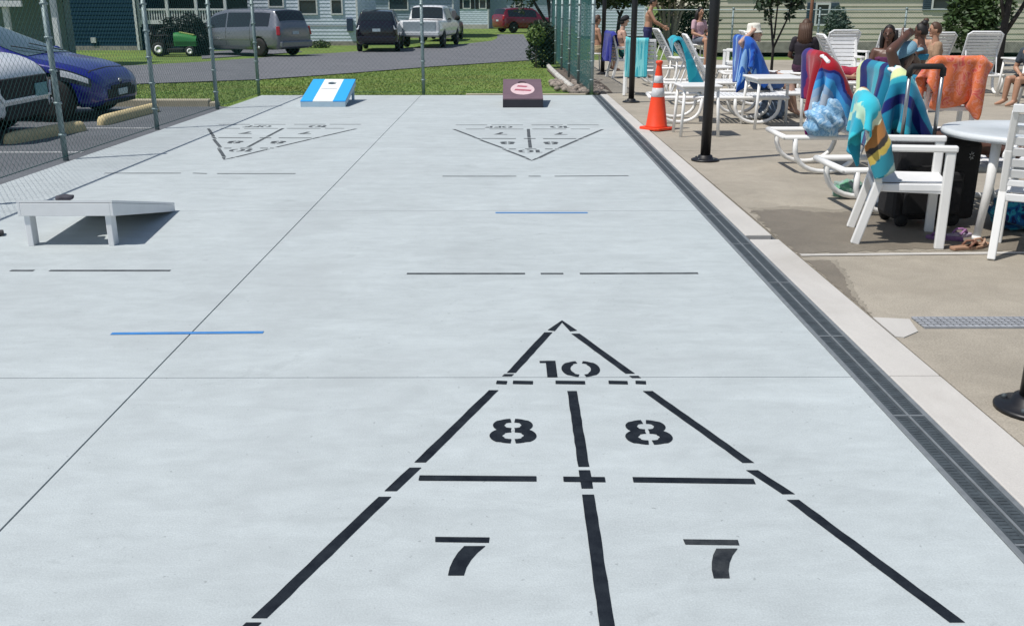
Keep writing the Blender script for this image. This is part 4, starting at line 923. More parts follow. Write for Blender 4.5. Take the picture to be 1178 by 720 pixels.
dup(ac, (5.36, 11.9, 0), R(82), 'white armchair wearing the orange towel')
dup(ac, (2.62, 22.6, 0), R(10), 'white armchair under the man in the cap')
dup(ac, (6.25, 18.3, 0), R(-95), 'white armchair facing us behind the seated woman')
dup(ac, (7.1, 20.5, 0), R(-80), 'white armchair by the shrub at the cream house')
dup(ac, (4.9, 21.0, 0), R(160), 'white armchair beside the spindly tree')
def lounger(label, loc_, rz, ang=57, group='white strap loungers'):
    t = thing('sun_lounger', label, 'lounger', loc_, rz, group); hw_ = .33; z = .36
    m = MB(); r = .026
    m.tube([(0, -hw_, z), (1.86, -hw_, z), (1.92, -hw_+.06, z), (1.92, hw_-.06, z), (1.86, hw_, z), (0, hw_, z)], r, 8)
    m.tube([(0, -hw_, z), (0, hw_, z)], r, 8); m.tube([(.74, -hw_, z), (.74, hw_, z)], r*.8, 8); m.build('frame', M_white, t)
    for sy in (-1, 1):
        for x0, x1 in ((.10, .72), (1.18, 1.80)):
            m = MB(); mid = (x0+x1)/2; rad = (x1-x0)/2
            pts = [(mid-rad*math.cos(math.pi*k/14), sy*(hw_+.005), z-.01-(z-.035)*math.sin(math.pi*k/14)**.62) for k in range(15)]
            m.tube(pts, .025, 8); m.build('leg', M_white, t)
    m = MB(); x = .78
    while x < 1.87: m.bb(x, x+.05, -hw_-.012, hw_+.012, z+.012, z+.026); x += .066
    m.build('seat', M_strap, t, bevel=.004)
    a = R(ang); m = MB(); L_ = .86; hx = .76
    def bp(s_, y, o_=0): return (hx-s_*math.cos(a)+o_*math.sin(a), y, z+.02+s_*math.sin(a)+o_*math.cos(a))
    m.tube([bp(0, -hw_+.03), bp(L_-.05, -hw_+.03), bp(L_, -hw_+.09), bp(L_, hw_-.09), bp(L_-.05, hw_-.03), bp(0, hw_-.03)], .02, 8)
    s_ = .04
    while s_ < L_-.04: 
        m.obox(bp(s_+.025, -hw_+.02, .016), bp(s_+.025, hw_-.02, .016), .012, .05, up=(-math.cos(a), 0, math.sin(a))); s_ += .066
    m.tube([bp(.5, -hw_+.06, -.015), (hx-.5*math.cos(a)-.16, -hw_+.06, z+.02)], .012, 6); m.tube([bp(.5, hw_-.06, -.015), (hx-.5*math.cos(a)-.16, hw_-.06, z+.02)], .012, 6)
    m.build('backrest', M_strap, t, bevel=.003)
    return t
L2 = lounger('white lounger holding the reclining woman behind the nearest armchair', (2.63, 7.78, 0), R(2), 60)
lounger_at = lambda lab, x, y, rz: dup(L2, (x, y, 0), rz, lab)
lounger_at('white lounger with the red and blue towel hung over its back', 2.72, 9.75, R(0))
lounger_at('white lounger with a teal towel, just behind the traffic cone', 2.02, 14.0, R(-4))
lounger_at('empty white lounger left of the black post, farther than the cone', 2.62, 16.6, R(-3))
lounger_at('white lounger with the plain blue towel right of the black post', 3.10, 14.5, R(2))
lounger_at('white lounger standing upright left of the leafy bush', 7.75, 17.3, R(95))
lounger_at('white lounger tucked behind the one by the leafy bush', 8.75, 17.9, R(80))
lounger_at('white lounger behind the reclining woman, left of her head', 6.60, 19.0, R(92))
lounger_at('white lounger between the two distant bathers', 7.9, 19.8, R(90))
lounger_at('white lounger near the man in the cap', 2.7, 20.4, R(4))
lounger_at('white lounger below the dark haired woman', 4.1, 18.8, R(-2))
lounger_at('white lounger with the person lying in red', 4.9, 16.6, R(-4))

t = thing('round_table', 'round white patio table beside the black suitcase', 'table', (3.84, 6.98, 0))
m = MB(); m.lathe([(.02, .705), (.60, .70), (.635, .69), (.64, .715), (.63, .735), (.60, .738), (.05, .735), (.04, .72)], 48); m.build('tabletop', mat('table_grey_white', (.60, .635, .655), .35, var=.05), t)
m = MB(); m.lathe([(.08, .737), (.075, .755), (.03, .758), (.025, .738)], 20); m.build('umbrella_hole_cap', M_white, t)
for a in (35, 125, 215, 305):
    m = MB(); ca, sa = math.cos(R(a)), math.sin(R(a)); m.tube([(ca*.52, sa*.52, .70), (ca*.53, sa*.53, .4), (ca*.60, sa*.60, 0)], [.034, .032, .026], 12); m.lathe([(.032, 0), (.03, .03)], 12, (ca*.60, sa*.60, 0)); m.build('leg', M_white, t)
def side_table(label, x, y, rz, s=.28, h=.68):
    t = thing('side_table', label, 'table', (x, y, 0), rz, 'square white tables')
    m = MB(); m.bb(-s, s, -s, s, h-.03, h); m.bb(-s+.03, s-.03, -s+.03, s-.03, h-.08, h-.03); m.build('tabletop', M_white, t, bevel=.012)
    for a, b_ in ((-1, -1), (1, -1), (1, 1), (-1, 1)):
        m = MB(); m.tube([(a*(s-.05), b_*(s-.05), h-.05), (a*(s-.02), b_*(s-.02), 0)], .02, 8); m.build('leg', M_white, t)
    return t
side_table('square white table right of the traffic cone, behind the black post', G(804, 158).x, G(804, 158).y+.26, R(2), .26, .64)
side_table('square white table left of the red and blue towel', 3.62, 13.3, R(3), .34, .68)
side_table('square white table beside the far dark haired bather', 3.6, 19.9, R(5), .3, .6)
side_table('square white table at the right edge by the crouching person', 9.35, 17.4, R(0), .42, .7)

# ---- towels
def capd(P, A, B, Rr):
    # push points out of capsules
    AB = B-A; l2 = (AB*AB).sum(1)
    t = ((P[:, None, :]-A[None])*AB[None]).sum(2)/l2[None]; t = np.clip(t, 0, 1)
    C = A[None]+t[..., None]*AB[None]; D = P[:, None, :]-C; d = np.sqrt((D*D).sum(2))+1e-9; pen = Rr[None]-d
    k = pen.argmax(1); idx = np.arange(len(P)); m = pen[idx, k] > 0
    Q = P.copy(); mi = idx[m]; kk = k[m]
    Q[mi] += D[mi, kk]/d[mi, kk][:, None]*pen[mi, kk][:, None]
    return Q, m
def cloth(L_, W_, ctr, yaw, caps, seed=0, front=.5, steps=110, nx=34, ny=26, seat=None, wr=.004):
    r = np.random.default_rng(seed)
    U, V = np.meshgrid(np.linspace(-(1-front), front, nx)*L_, np.linspace(-.5, .5, ny)*W_, indexing='ij')
    c_, s_ = math.cos(yaw), math.sin(yaw)
    P = np.stack([ctr[0]+U*c_-V*s_, ctr[1]+U*s_+V*c_, np.full_like(U, ctr[2])], 2)
    P[..., 2] += .02*np.sin(U*17+r.uniform(0, 6))*np.sin(V*13+r.uniform(0, 6)); P[..., 0] += r.normal(0, .003, U.shape); P[..., 1] += r.normal(0, .003, U.shape)
    A = np.array([c[0] for c in caps]); B = np.array([c[1] for c in caps]); Rr = np.array([c[2] for c in caps])+wr
    bm_ = caps[0] if abs(caps[0][0][2]-caps[0][1][2]) < .01 else caps[2]   # the top bar of the back: the cloth is caught on it
    pin = np.zeros(U.shape, bool)
    for j in range(ny):
        k = np.abs(P[:, j, 0]-bm_[0][0]).argmin()
        if abs(P[k, j, 1]) < abs(bm_[0][1])-.01 and abs(P[k, j, 0]-bm_[0][0]) < .05: pin[k, j] = True
    PP = P[pin].copy(); PP[:, 0] = PP[:, 0]*.3+bm_[0][0]*.7; PP[:, 2] = bm_[0][2]+bm_[2]+wr
    lu, lv = L_/(nx-1), W_/(ny-1); ld = math.hypot(lu, lv); O = P.copy(); dt = 1/60
    def con(a, b, l, k):
        d = b-a; n = np.sqrt((d*d).sum(-1, keepdims=True))+1e-9; q = d*(.5*k*(n-l)/n); a += q; b -= q
    for st in range(steps):
        vel = (P-O)*.97; O = P.copy(); P = P+vel; P[..., 2] -= 9.8*dt*dt
        for it in range(10):
            for o in (0, 1):
                n = (nx-o)//2*2; con(P[o:o+n:2], P[o+1:o+n:2], lu, 1)
                n = (ny-o)//2*2; con(P[:, o:o+n:2], P[:, o+1:o+n:2], lv, 1)
            for o in (0, 1):
                n = (nx-o)//2*2; con(P[o:o+n:2, :-1], P[o+1:o+n:2, 1:], ld, .5); con(P[o:o+n:2, 1:], P[o+1:o+n:2, :-1], ld, .5)
            if it % 3 == 0:
                for o in range(4):
                    x = P[o::4]; y = P[o+2::4]; k = min(len(x), len(y)); con(x[:k], y[:k], 2*lu, .12)
                    x = P[:, o::4]; y = P[:, o+2::4]; k = min(x.shape[1], y.shape[1]); con(x[:, :k], y[:, :k], 2*lv, .12)
            P[pin] = PP
            if it in (4, 9):
                F, m = capd(P.reshape(-1, 3), A, B, Rr); P = F.reshape(P.shape); m = m.reshape(P.shape[:2])
                P[m] = O[m]*.8+P[m]*.2; F, _ = capd(P.reshape(-1, 3), A, B, Rr); P = F.reshape(P.shape)
                if seat:
                    x0, x1, y0, y1, z_ = seat; q = (P[..., 0] > x0) & (P[..., 0] < x1) & (P[..., 1] > y0) & (P[..., 1] < y1) & (P[..., 2] < z_+.006) & (P[..., 2] > z_-.08); P[..., 2][q] = z_+.006; m = m | q
                q = P[..., 2] < .01; P[..., 2][q] = .01; m = m | q
                O[m] = O[m]*.25+P[m]*.75
    return P
def towel(label, loc_, rz, m_, P, thk=.007, name='towel'):
    nx, ny = P.shape[:2]; me = bpy.data.meshes.new(name)
    me.from_pydata(P.reshape(-1, 3).tolist(), [], [(i*ny+j, (i+1)*ny+j, (i+1)*ny+j+1, i*ny+j+1) for i in range(nx-1) for j in range(ny-1)])
    uv = me.uv_layers.new(name='UVMap'); vi = np.empty(len(me.loops), dtype=np.int32); me.loops.foreach_get('vertex_index', vi)
    q = np.stack([(vi//ny)/(nx-1), (vi % ny)/(ny-1)], 1); uv.data.foreach_set('uv', q.ravel().astype(np.float32))
    me.materials.append(m_); me.polygons.foreach_set('use_smooth', [True]*len(me.polygons))
    o_ = bpy.data.objects.new(name, me); col.objects.link(o_); o_.location = loc_; o_.rotation_euler = (0, 0, rz)
    q = o_.modifiers.new('sub', 'SUBSURF'); q.levels = 1; q.render_levels = 1
    q = o_.modifiers.new('solid', 'SOLIDIFY'); q.thickness = thk; q.offset = 1
    return tag(o_, label, 'towel')
def lounger_caps(ang=60):
    a = R(ang); hx, z, hw_, L_ = .76, .36, .33, .86
    bp = lambda s_, y: (hx-s_*math.cos(a)+.012*math.sin(a), y, z+.02+s_*math.sin(a)+.012*math.cos(a))
    cp = [(bp(0, -.30), bp(L_, -.30), .056), (bp(0, .30), bp(L_, .30), .050), (bp(L_, -.30), bp(L_, .30), .040)]
    for sy in (-1, 1): cp.append((bp(.52, sy*.30), bp(L_-.02, sy*.30), .072))
    for k in range(18): s_ = .03+.047*k; cp.append((bp(s_, -.30), bp(s_, .30), .034))
    cp += [((0, -hw_, z), (1.9, -hw_, z), .024), ((0, hw_, z), (1.9, hw_, z), .024), ((0, -hw_, z), (0, hw_, z), .024)]
    for k in range(12): cp.append(((.8+.08*k, -hw_, z+.01), (.8+.08*k, hw_, z+.01), .03))
    return cp
def chair_caps():
    cp = [((-.322, -.28, .985), (-.322, .28, .985), .044)]
    for sy in (-1, 1):
        y = sy*.27; cp += [((-.188, y, .425), (-.245, y, .72), .042), ((-.243, y, .71), (-.318, y*.97, .98), .042), ((-.30, y, 0), (-.185, y, .44), .03), ((-.235, y, .68), (.285, y, .685), .042)]
    for sy in (-1, 1): cp += [((-.322, sy*.26, .985), (-.30, sy*.28, .92), .066), ((-.235, sy*.27, .68), (-.19, sy*.27, .68), .06)]
    for k in range(11): z = .50+.045*k; x = -.212-(z-.5)*.235; cp.append(((x, -.25, z), (x, .25, z), .028))
    return cp
def stripes(name, stops, axis=(0, 1, 0), lo=0., hi=1., warp=.12, wscale=5., rough=.95):
    m = bands(name, [(0, 0, 0), (1, 1, 1)]); n = m.node_tree; L = n.links; rp = [x for x in n.nodes if x.type == 'VALTORGB'][0]; b = n.nodes['Principled BSDF']
    tc = [x for x in n.nodes if x.type == 'TEX_COORD'][0]
    dp = n.nodes.new('ShaderNodeVectorMath'); dp.operation = 'DOT_PRODUCT'; dp.inputs[1].default_value = axis; L.new(tc.outputs['UV'], dp.inputs[0])
    z = n.nodes.new('ShaderNodeTexNoise'); z.inputs['Scale'].default_value = wscale; z.inputs['Detail'].default_value = 3; L.new(tc.outputs['Object'], z.inputs['Vector'])
    ma = n.nodes.new('ShaderNodeMath'); ma.operation = 'MULTIPLY_ADD'; L.new(z.outputs['Fac'], ma.inputs[0]); ma.inputs[1].default_value = warp*2; L.new(dp.outputs['Value'], ma.inputs[2])
    q = n.nodes.new('ShaderNodeMapRange'); q.inputs[1].default_value = lo+warp; q.inputs[2].default_value = hi+warp; L.new(ma.outputs[0], q.inputs[0])
    L.new(q.outputs[0], rp.inputs[0]); rp.color_ramp.interpolation = 'LINEAR'; e = rp.color_ramp.elements
    while len(e) < 2*len(stops)-1: e.new(.5)
    out = []
    for i, (p, c) in enumerate(stops):
        if i: out.append((p-.006, stops[i-1][1]))
        out.append((p, c))
    for k, (p, c) in enumerate(out): e[k].position = max(0, p); e[k].color = (*c, 1)
    return m
TEAL, NAVY, YEL, AQ = (.012, .20, .33), (.006, .014, .12), (.62, .70, .36), (.03, .34, .44)
M_tw1 = stripes('towel_teal_navy', [(0, AQ), (.07, TEAL), (.18, NAVY), (.25, TEAL), (.33, AQ), (.365, YEL), (.40, (.75, .78, .66)), (.425, TEAL), (.52, NAVY), (.60, AQ), (.70, TEAL), (.84, NAVY), (.92, YEL)], (.0, 1, 0), 0, 1, .012, 5)
M_tw2 = stripes('towel_patterned', [(0, (.02, .30, .44)), (.12, (.04, .50, .60)), (.22, (.03, .36, .50)), (.31, (.45, .66, .50)), (.37, (.04, .46, .58)), (.47, (.72, .76, .55)), (.52, (.40, .18, .06)), (.59, (.05, .045, .04)), (.63, (.55, .42, .10)), (.68, (.03, .24, .32)), (.78, (.40, .52, .46)), (.88, (.03, .32, .42))], (.85, .3, 0), .05, 1.1, .06, 9)
M_tw3 = stripes('towel_red_blue', [(0, (.32, .02, .22)), (.05, (.012, .015, .13)), (.11, (.32, .38, .46)), (.19, (.22, .34, .50)), (.24, (.05, .30, .60)), (.31, (.03, .12, .40)), (.355, (.012, .015, .14)), (.38, (.28, .008, .018)), (.60, (.38, .012, .03)), (.74, (.30, .02, .08)), (.86, (.03, .02, .16))], (.03, 1, 0), 0, 1.02, .05, 7)
M_tw4 = bands('towel_orange', [(.62, .12, .06), (.70, .20, .09), (.64, .15, .05), (.72, .28, .20), (.60, .11, .09)], 9, 1.6, soft=True)
M_tw5 = bands('towel_blue', [(.01, .05, .30), (.02, .10, .42), (.22, .40, .66)], 3, .6, axis=(1, 2.2, .3)); M_tw6 = bands('towel_aqua', [(.10, .50, .54), (.22, .62, .64), (.06, .40, .48)], 4, .8, axis=(1, 3, .3)); M_tw7 = bands('towel_teal', [(.01, .26, .38), (.02, .36, .46)], 4, .8)
M_tw8 = bands('towel_navy', [(.02, .03, .22), (.04, .05, .30)], 4, .8)
LC, CC = lounger_caps(), chair_caps(); TX, TZ = .76-.86*math.cos(R(60)), .44+.86*math.sin(R(60))
LS = None
towel('teal, navy and yellow beach towel over the reclining woman’s lounger', (2.63, 7.78, 0), R(2), M_tw1, cloth(1.40, 1.10, (TX, -.17, TZ), R(4), LC, 3, .56))
towel('patterned teal and brown towel over the nearest armchair back', (2.80, 6.70, 0), R(-16), M_tw2, cloth(.88, .68, (-.32, -.12, 1.05), R(-10), CC, 4, .58, seat=(-.2, .26, -.26, .26, .445)))
towel('red, blue and grey towel over a lounger back', (2.72, 9.75, 0), 0, M_tw3, cloth(1.15, 1.10, (TX, -.20, TZ), R(-10), LC, 5, .52))
towel('crumpled orange towel over an armchair back', (5.36, 11.9, 0), R(82), M_tw4, cloth(1.25, .90, (-.32, .05, 1.05), R(14), CC, 6, .40, seat=(-.2, .26, -.26, .26, .445)))
towel('plain blue towel over a lounger back right of the black post', (3.10, 14.5, 0), R(2), M_tw5, cloth(1.2, 1.0, (TX, -.18, TZ), R(8), LC, 7, .5))
towel('teal towel over the lounger behind the cone', (2.02, 14.0, 0), R(-4), M_tw7, cloth(.95, .9, (TX+.10, .05, TZ), R(-15), LC, 8, .72))
towel('pale aqua towel hanging left of the cone top', (2.45, 18.22, 0), R(80), M_tw6, cloth(1.15, .42, (-.32, .06, 1.05), R(5), CC, 9, .42, ny=16, seat=(-.2, .26, -.26, .26, .445)))
towel('navy towel on the chair back of the man in the cap', (2.62, 22.6, 0), R(10), M_tw8, cloth(.95, .62, (-.32, -.06, 1.05), R(6), CC, 10, .35, ny=20, seat=(-.2, .26, -.26, .26, .445)))
dup(ac, (2.45, 18.22, 0), R(80), 'white armchair carrying the pale aqua towel')

# ---- suitcase, bags, sandals
t = thing('suitcase', 'large black wheeled suitcase with its pull handle up, beside the round table', 'suitcase', (3.16, 7.20, 0), R(4))
m = MB(); m.bb(-.27, .36, -.15, .17, .05, .64); m.build('shell', M_bag, t, bevel=.04)
m = MB(); m.bb(-.22, .22, -.20, -.155, .10, .42); m.build('front_pocket', M_bag, t, bevel=.02)
m = MB(); m.tube([(-.20, -.168, .46), (.20, -.168, .46)], .006, 6); m.tube([(-.2, -.205, .36), (.2, -.205, .36)], .005, 6); m.build('zip', M_rub, t)
m = MB(); hx = -.085; m.tube([(hx-.125, .0, .6), (hx-.125, .0, 1.15)], .014, 8); m.tube([(hx+.125, .0, .6), (hx+.125, .0, 1.15)], .014, 8); m.build('handle_rod', M_alu, t)
m = MB(); m.tube([(hx-.128, .0, 1.10), (hx-.128, .0, 1.15), (hx-.11, .0, 1.17), (hx+.11, .0, 1.17), (hx+.128, .0, 1.15), (hx+.128, .0, 1.10)], .022, 8); m.build('grip', M_rub, t)
for sx in (-.2, .2):
    for sy in (-.13, .13): m = MB(); m.lathe([(.045, -.02), (.05, -.01), (.05, .01), (.045, .02)], 16, (sx, sy, .05), 0, True, 'y'); m.build('wheel', M_rub, t)
m = MB()
for k in range(7):
    a = k*2*math.pi/7; m.tube([(.27+.008*math.cos(a), -.1525, .535+.012*math.sin(a)), (.27+.020*math.cos(a), -.1525, .535+.030*math.sin(a))], .003, 5)
m.build('emblem', M_gres, t)
t = thing('carry_bag', 'small grey blue wheeled bag behind the nearest armchair', 'bag', (3.02, 7.66, 0), R(-6))
m = MB(); m.bb(-.09, .09, -.09, .09, .04, .46); m.build('shell', mat('grey_blue_fabric', (.20, .27, .38), .7, var=.15, vscale=15), t, bevel=.03)
m = MB(); m.bb(-.07, .07, -.112, -.088, .08, .32); m.build('front_pocket', mat('pale_blue_fabric', (.34, .41, .52), .7, var=.1, vscale=15), t, bevel=.015)
m = MB(); m.tube([(-.05, 0, .45), (-.04, 0, .5), (.04, 0, .5), (.05, 0, .45)], .009, 6); m.build('handle', M_rub, t)
for sx in (-.07, .07): m = MB(); m.lathe([(.02, -.10), (.025, -.095), (.025, -.06), (.02, -.05)], 12, (sx, 0, .026), 0, True, 'y'); m.build('wheel', M_rub, t)
def lump(name, label, cat, loc_, r, m_, seed, amp=.22, group=None, flat=.0, rz=0):
    rr = random.Random(seed); ph = [rr.uniform(0, 6.28) for _ in range(8)]
    def fn(p, q):
        k = 1+amp*(.5*math.sin(5*p.x+ph[0])*math.cos(4*p.y+ph[1])+.4*math.sin(9*p.z+7*p.x+ph[2])+.3*math.sin(13*p.y-6*p.z+ph[3])+.25*math.cos(17*p.x+11*p.y+ph[4]))
        q = q*k; q.z = max(q.z, -r[2]*.85); return q
    m = MB(); m.ell((0, 0, r[2]*.85), r, 40, 26, 0, fn); o_ = m.build(name, m_, None); o_.location = loc_; o_.rotation_euler = (0, 0, rz)
    return tag(o_, label, cat, group)
M_plas = bands('blue_plastic', [(.16, .36, .58), (.30, .52, .72), (.12, .30, .52), (.45, .62, .76)], 9, 2, .35, soft=True)
o_ = lump('plastic_bag', 'full pale blue bag standing on the lounger frame end', 'bag', (3.10, 9.42, .38), (.19, .16, .18), M_plas, 5, .25)
m = MB(); m.tube([(-.07, 0, .33), (-.05, 0, .42), (.03, .02, .45), (.08, 0, .33)], .010, 6); m.build('handle', M_plas, o_)
lump('rolled_towel', 'blue and teal towel bundle under the right hand armchair', 'towel', (3.86, 7.00, 0), (.24, .18, .14), bands('towel_bundle', [(.01, .02, .10), (.01, .10, .28), (.03, .30, .42), (.02, .03, .14)], 8, 1.5), 8, .2)
lump('mesh_bag', 'small green mesh bag on the deck under a lounger', 'bag', (2.98, 8.25, 0), (.14, .10, .08), bands('green_mesh', [(.05, .22, .12), (.14, .34, .22), (.30, .36, .36)], 10, 1, soft=True), 9, .25)
lump('beach_bag', 'blue grey beach bag on the deck near the square table', 'bag', (3.9, 14.3, .0), (.2, .16, .16), mat('slate_cloth', (.12, .17, .25), .8, var=.3, vscale=12), 19, .2)
def sandal(label, px, py, rz, c, strap):
    p = G(px, py); t = thing('sandal', label, 'sandal', (p.x, p.y, 0), rz, 'sandals under the round table')
    pts = [(-.12, -.028), (-.125, 0), (-.12, .028), (-.05, .034), (.05, .045), (.10, .038), (.125, .005), (.11, -.03), (.05, -.042), (-.05, -.03)]
    m = MB(); m.prism(pts, .004, .026); m.build('sole', mat('sole_'+str(c), c, .8, var=.2, vscale=30), t, bevel=.004)
    m = MB()
    for sx in (-1, 1): m.tube([(-.01, sx*.036, .024), (.02, sx*.036, .052), (.055, sx*.015, .056), (.085, 0, .028)], .009, 6)
    m.build('strap', mat('strap_'+str(strap), strap, .7, var=.2, vscale=30), t)
sandal('purple sandal nearest the front leg of the armchair', 1086, 276, R(160), (.20, .10, .22), (.16, .06, .20))
sandal('purple and white sandal just left of the table leg', 1101, 273, R(20), (.34, .28, .36), (.30, .14, .30))
sandal('tan sandal with brown straps in front of the table leg', 1112, 287, R(15), (.34, .20, .13), (.20, .09, .06))
sandal('tan sandal with pale straps right of its pair', 1124, 285, R(35), (.36, .22, .15), (.42, .27, .19))

# ================================================================== PEOPLE
M_skin1 = mat('tan_skin', (.42, .235, .155), .5, sub=.05, var=.06, vscale=12); M_skin2 = mat('brown_skin', (.105, .05, .034), .45, sub=.03, var=.08, vscale=12); M_skin3 = mat('fair_skin', (.52, .33, .25), .5, sub=.05, var=.05, vscale=12)
M_hairk = mat('black_hair', (.010, .008, .008), .6, var=.3, vscale=60); M_hairb = mat('brown_hair', (.07, .035, .02), .6, var=.3, vscale=60)
M_lip = mat('lips', (.22, .06, .05), .5)
M_eye = mat('eye', (.01, .01, .012), .2)
def remesh(mb, name, m_, parent, vox=.009, smooth=4):
    o_ = mb.build(name, m_, None)
    q = o_.modifiers.new('r', 'REMESH'); q.mode = 'VOXEL'; q.voxel_size = vox; q.use_smooth_shade = True
    q = o_.modifiers.new('s', 'SMOOTH'); q.iterations = smooth; q.factor = .5
    dg = bpy.context.evaluated_depsgraph_get(); dg.update(); me = bpy.data.meshes.new_from_object(o_.evaluated_get(dg))
    o_.modifiers.clear(); o_.data = me; me.name = name; o_.parent = parent
    if not me.materials: me.materials.append(m_)
    return o_
def limb(mb, pts, rs, n=10):
    pts = [Vector(p) for p in pts]
    P_, Q = [], []
    for i in range(len(pts)-1):
        k = 4
        for j in range(k): f = j/k; P_.append(pts[i].lerp(pts[i+1], f)); Q.append(rs[i]+(rs[i+1]-rs[i])*f)
    P_.append(pts[-1]); Q.append(rs[-1])
    mb.tube(P_, Q, n)
    for p, r in zip(pts, rs): mb.ell(p, (r, r, r), 10, 7)
def person(label, loc_, rz, J, skin, hairm=M_hairk, hair='short', wear=(), group=None, s=1.0, face=None, vox=.009):
    t = thing('person', label, 'person', loc_, rz, group)
    V = {k: Vector(v)*s for k, v in J.items()}
    lat = V.get('lat', Vector((0, 1, 0))).normalized() if 'lat' in V else Vector((0, 1, 0))
    pel, che, hd = V['pel'], V['che'], V['head']; up = (che-pel).normalized(); fwd = lat.cross(up).normalized()
    sh = {1: che+lat*.165*s, -1: che-lat*.165*s}; hp = {1: pel+lat*.088*s, -1: pel-lat*.088*s}
    nm = {1: 'L', -1: 'R'}
    m = MB()
    # torso: stacked ellipses
    n = 16; secs = [(-.07, .13, .10), (0, .165, .115), (.28, .155, .105), (.5, .132, .092), (.78, .165, .115), (.95, .150, .098), (1.05, .08, .06)]
    vs_ = []; Lt = (che-pel).length
    for f, a, b_ in secs:
        c_ = pel+up*Lt*f
        for j in range(n):
            an = 2*math.pi*j/n; vs_.append(c_+lat*math.cos(an)*a*s+fwd*math.sin(an)*b_*s)
    k = len(secs)
    m.add(vs_, [(i*n+j, i*n+(j+1) % n, (i+1)*n+(j+1) % n, (i+1)*n+j) for i in range(k-1) for j in range(n)]+[tuple(reversed(range(n))), tuple((k-1)*n+j for j in range(n))], 0, True)
    limb(m, [che+up*.01*s, che.lerp(hd, .55), hd], [.062*s, .052*s, .05*s])
    for g_ in (1, -1):
        e, w_ = V['el'+nm[g_]], V['wr'+nm[g_]]
        limb(m, [sh[g_], sh[g_].lerp(e, .4), e, e.lerp(w_, .35), w_], [.056*s, .050*s, .039*s, .040*s, .027*s])
        limb(m, [che-up*.03*s+lat*g_*.05*s, sh[g_]], [.075*s, .055*s])
        hdir = (w_-e).normalized(); side = hdir.cross(lat)
        side = side.normalized() if side.length > .1 else hdir.cross(Vector((0, 0, 1))).normalized()
        crd = hdir.cross(side).normalized()
        limb(m, [w_, w_+hdir*.05*s, w_+hdir*.09*s], [.028*s, .036*s, .034*s], 8)
        for q in range(4):
            o_ = (q-1.5)*.019*s; L_ = (.075, .085, .08, .062)[q]*s
            b0 = w_+hdir*.085*s+side*o_; limb(m, [b0, b0+hdir*L_*.55+crd*.006, b0+hdir*L_+crd*.022], [.0105*s, .0095*s, .008*s], 6)
        b0 = w_+hdir*.03*s+side*.03*s; limb(m, [b0, b0+hdir*.035*s+side*.03*s, b0+hdir*.065*s+side*.035*s], [.013*s, .011*s, .009*s], 6)
        kn, an_ = V['kn'+nm[g_]], V['an'+nm[g_]]
        limb(m, [hp[g_], hp[g_].lerp(kn, .45), kn, kn.lerp(an_, .3), an_], [.092*s, .080*s, .056*s, .056*s, .036*s])
        toe = V['toe'+nm[g_]]; limb(m, [an_, an_.lerp(toe, .5)-Vector((0, 0, .008)), toe], [.038*s, .036*s, .022*s], 8)
        heel = an_-(toe-an_).normalized()*.05*s; m.ell(heel, (.03*s, .03*s, .03*s), 8, 6)
    # head with face
    fd = Vector(face).normalized() if face else fwd
    hu = (hd-che).normalized() if not face else (Vector((0, 0, 1))-fd*fd.z).normalized()
    hl = hu.cross(fd).normalized()
    def HP(a, b_, c_): return hd+fd*a*s+hl*b_*s+hu*c_*s
    old = MB(); old.ell((0, 0, 0), (.092, .073, .115), 18, 12, 0, lambda p, q: Vector((q.x*(1-.12*max(0, -p.z)), q.y*(1-.22*max(0, -p.z)), q.z)))
    m.add([HP(*v) for v in old.v], old.f, 0, True)
    m.tube([HP(.085, 0, .02), HP(.108, 0, -.018), HP(.09, 0, -.032)], [.010*s, .017*s, .012*s], 8)
    m.ell(HP(.078, 0, -.06), (.022*s, .022*s, .012*s), 8, 6); m.ell(HP(.07, 0, -.095), (.03*s, .03*s, .02*s), 8, 6)
    for g_ in (1, -1): m.ell(HP(-.005, .075*g_, -.005), (.02*s, .013*s, .032*s), 8, 6)
    remesh(m, 'body', skin, t, vox*s)
    for g_ in (1, -1): q = MB(); q.ell(HP(.082, .03*g_, .012), (.011*s, .014*s, .009*s), 8, 6); q.build('eye', M_eye, t)
    q = MB(); q.ell(HP(.083, 0, -.058), (.010*s, .024*s, .006*s), 8, 6); q.build('mouth', M_lip, t)
    if hair:
        q = MB(); hm = MB(); hm.ell((-.012, 0, .018), (.097, .083, .115), 20, 14)
        vv = [Vector(v) for v in hm.v]
        vv = [Vector((min(v.x, .045+.6*max(0, v.z-.06)), v.y, max(v.z, -.045 if v.x < .0 else .025))) for v in vv]
        q.add([HP(*v) for v in vv], hm.f, 0, True)
        if hair == 'long':
            for k in range(13):
                a = -1.9+3.8*k/12; rr = Vector((-.06*math.cos(a)-.03, .085*math.sin(a), 0))
                q.tube([HP(rr.x, rr.y, .05), HP(rr.x-.015, rr.y*1.05, -.08), HP(rr.x-.02, rr.y*1.15, -.2), HP(rr.x-.01, rr.y*1.0, -.32)], [.03*s, .034*s, .03*s, .012*s], 7)
        if hair == 'bun': q.ell(HP(-.06, 0, .13), (.05*s, .05*s, .045*s), 12, 8)
        q.build('hair', hairm, t)
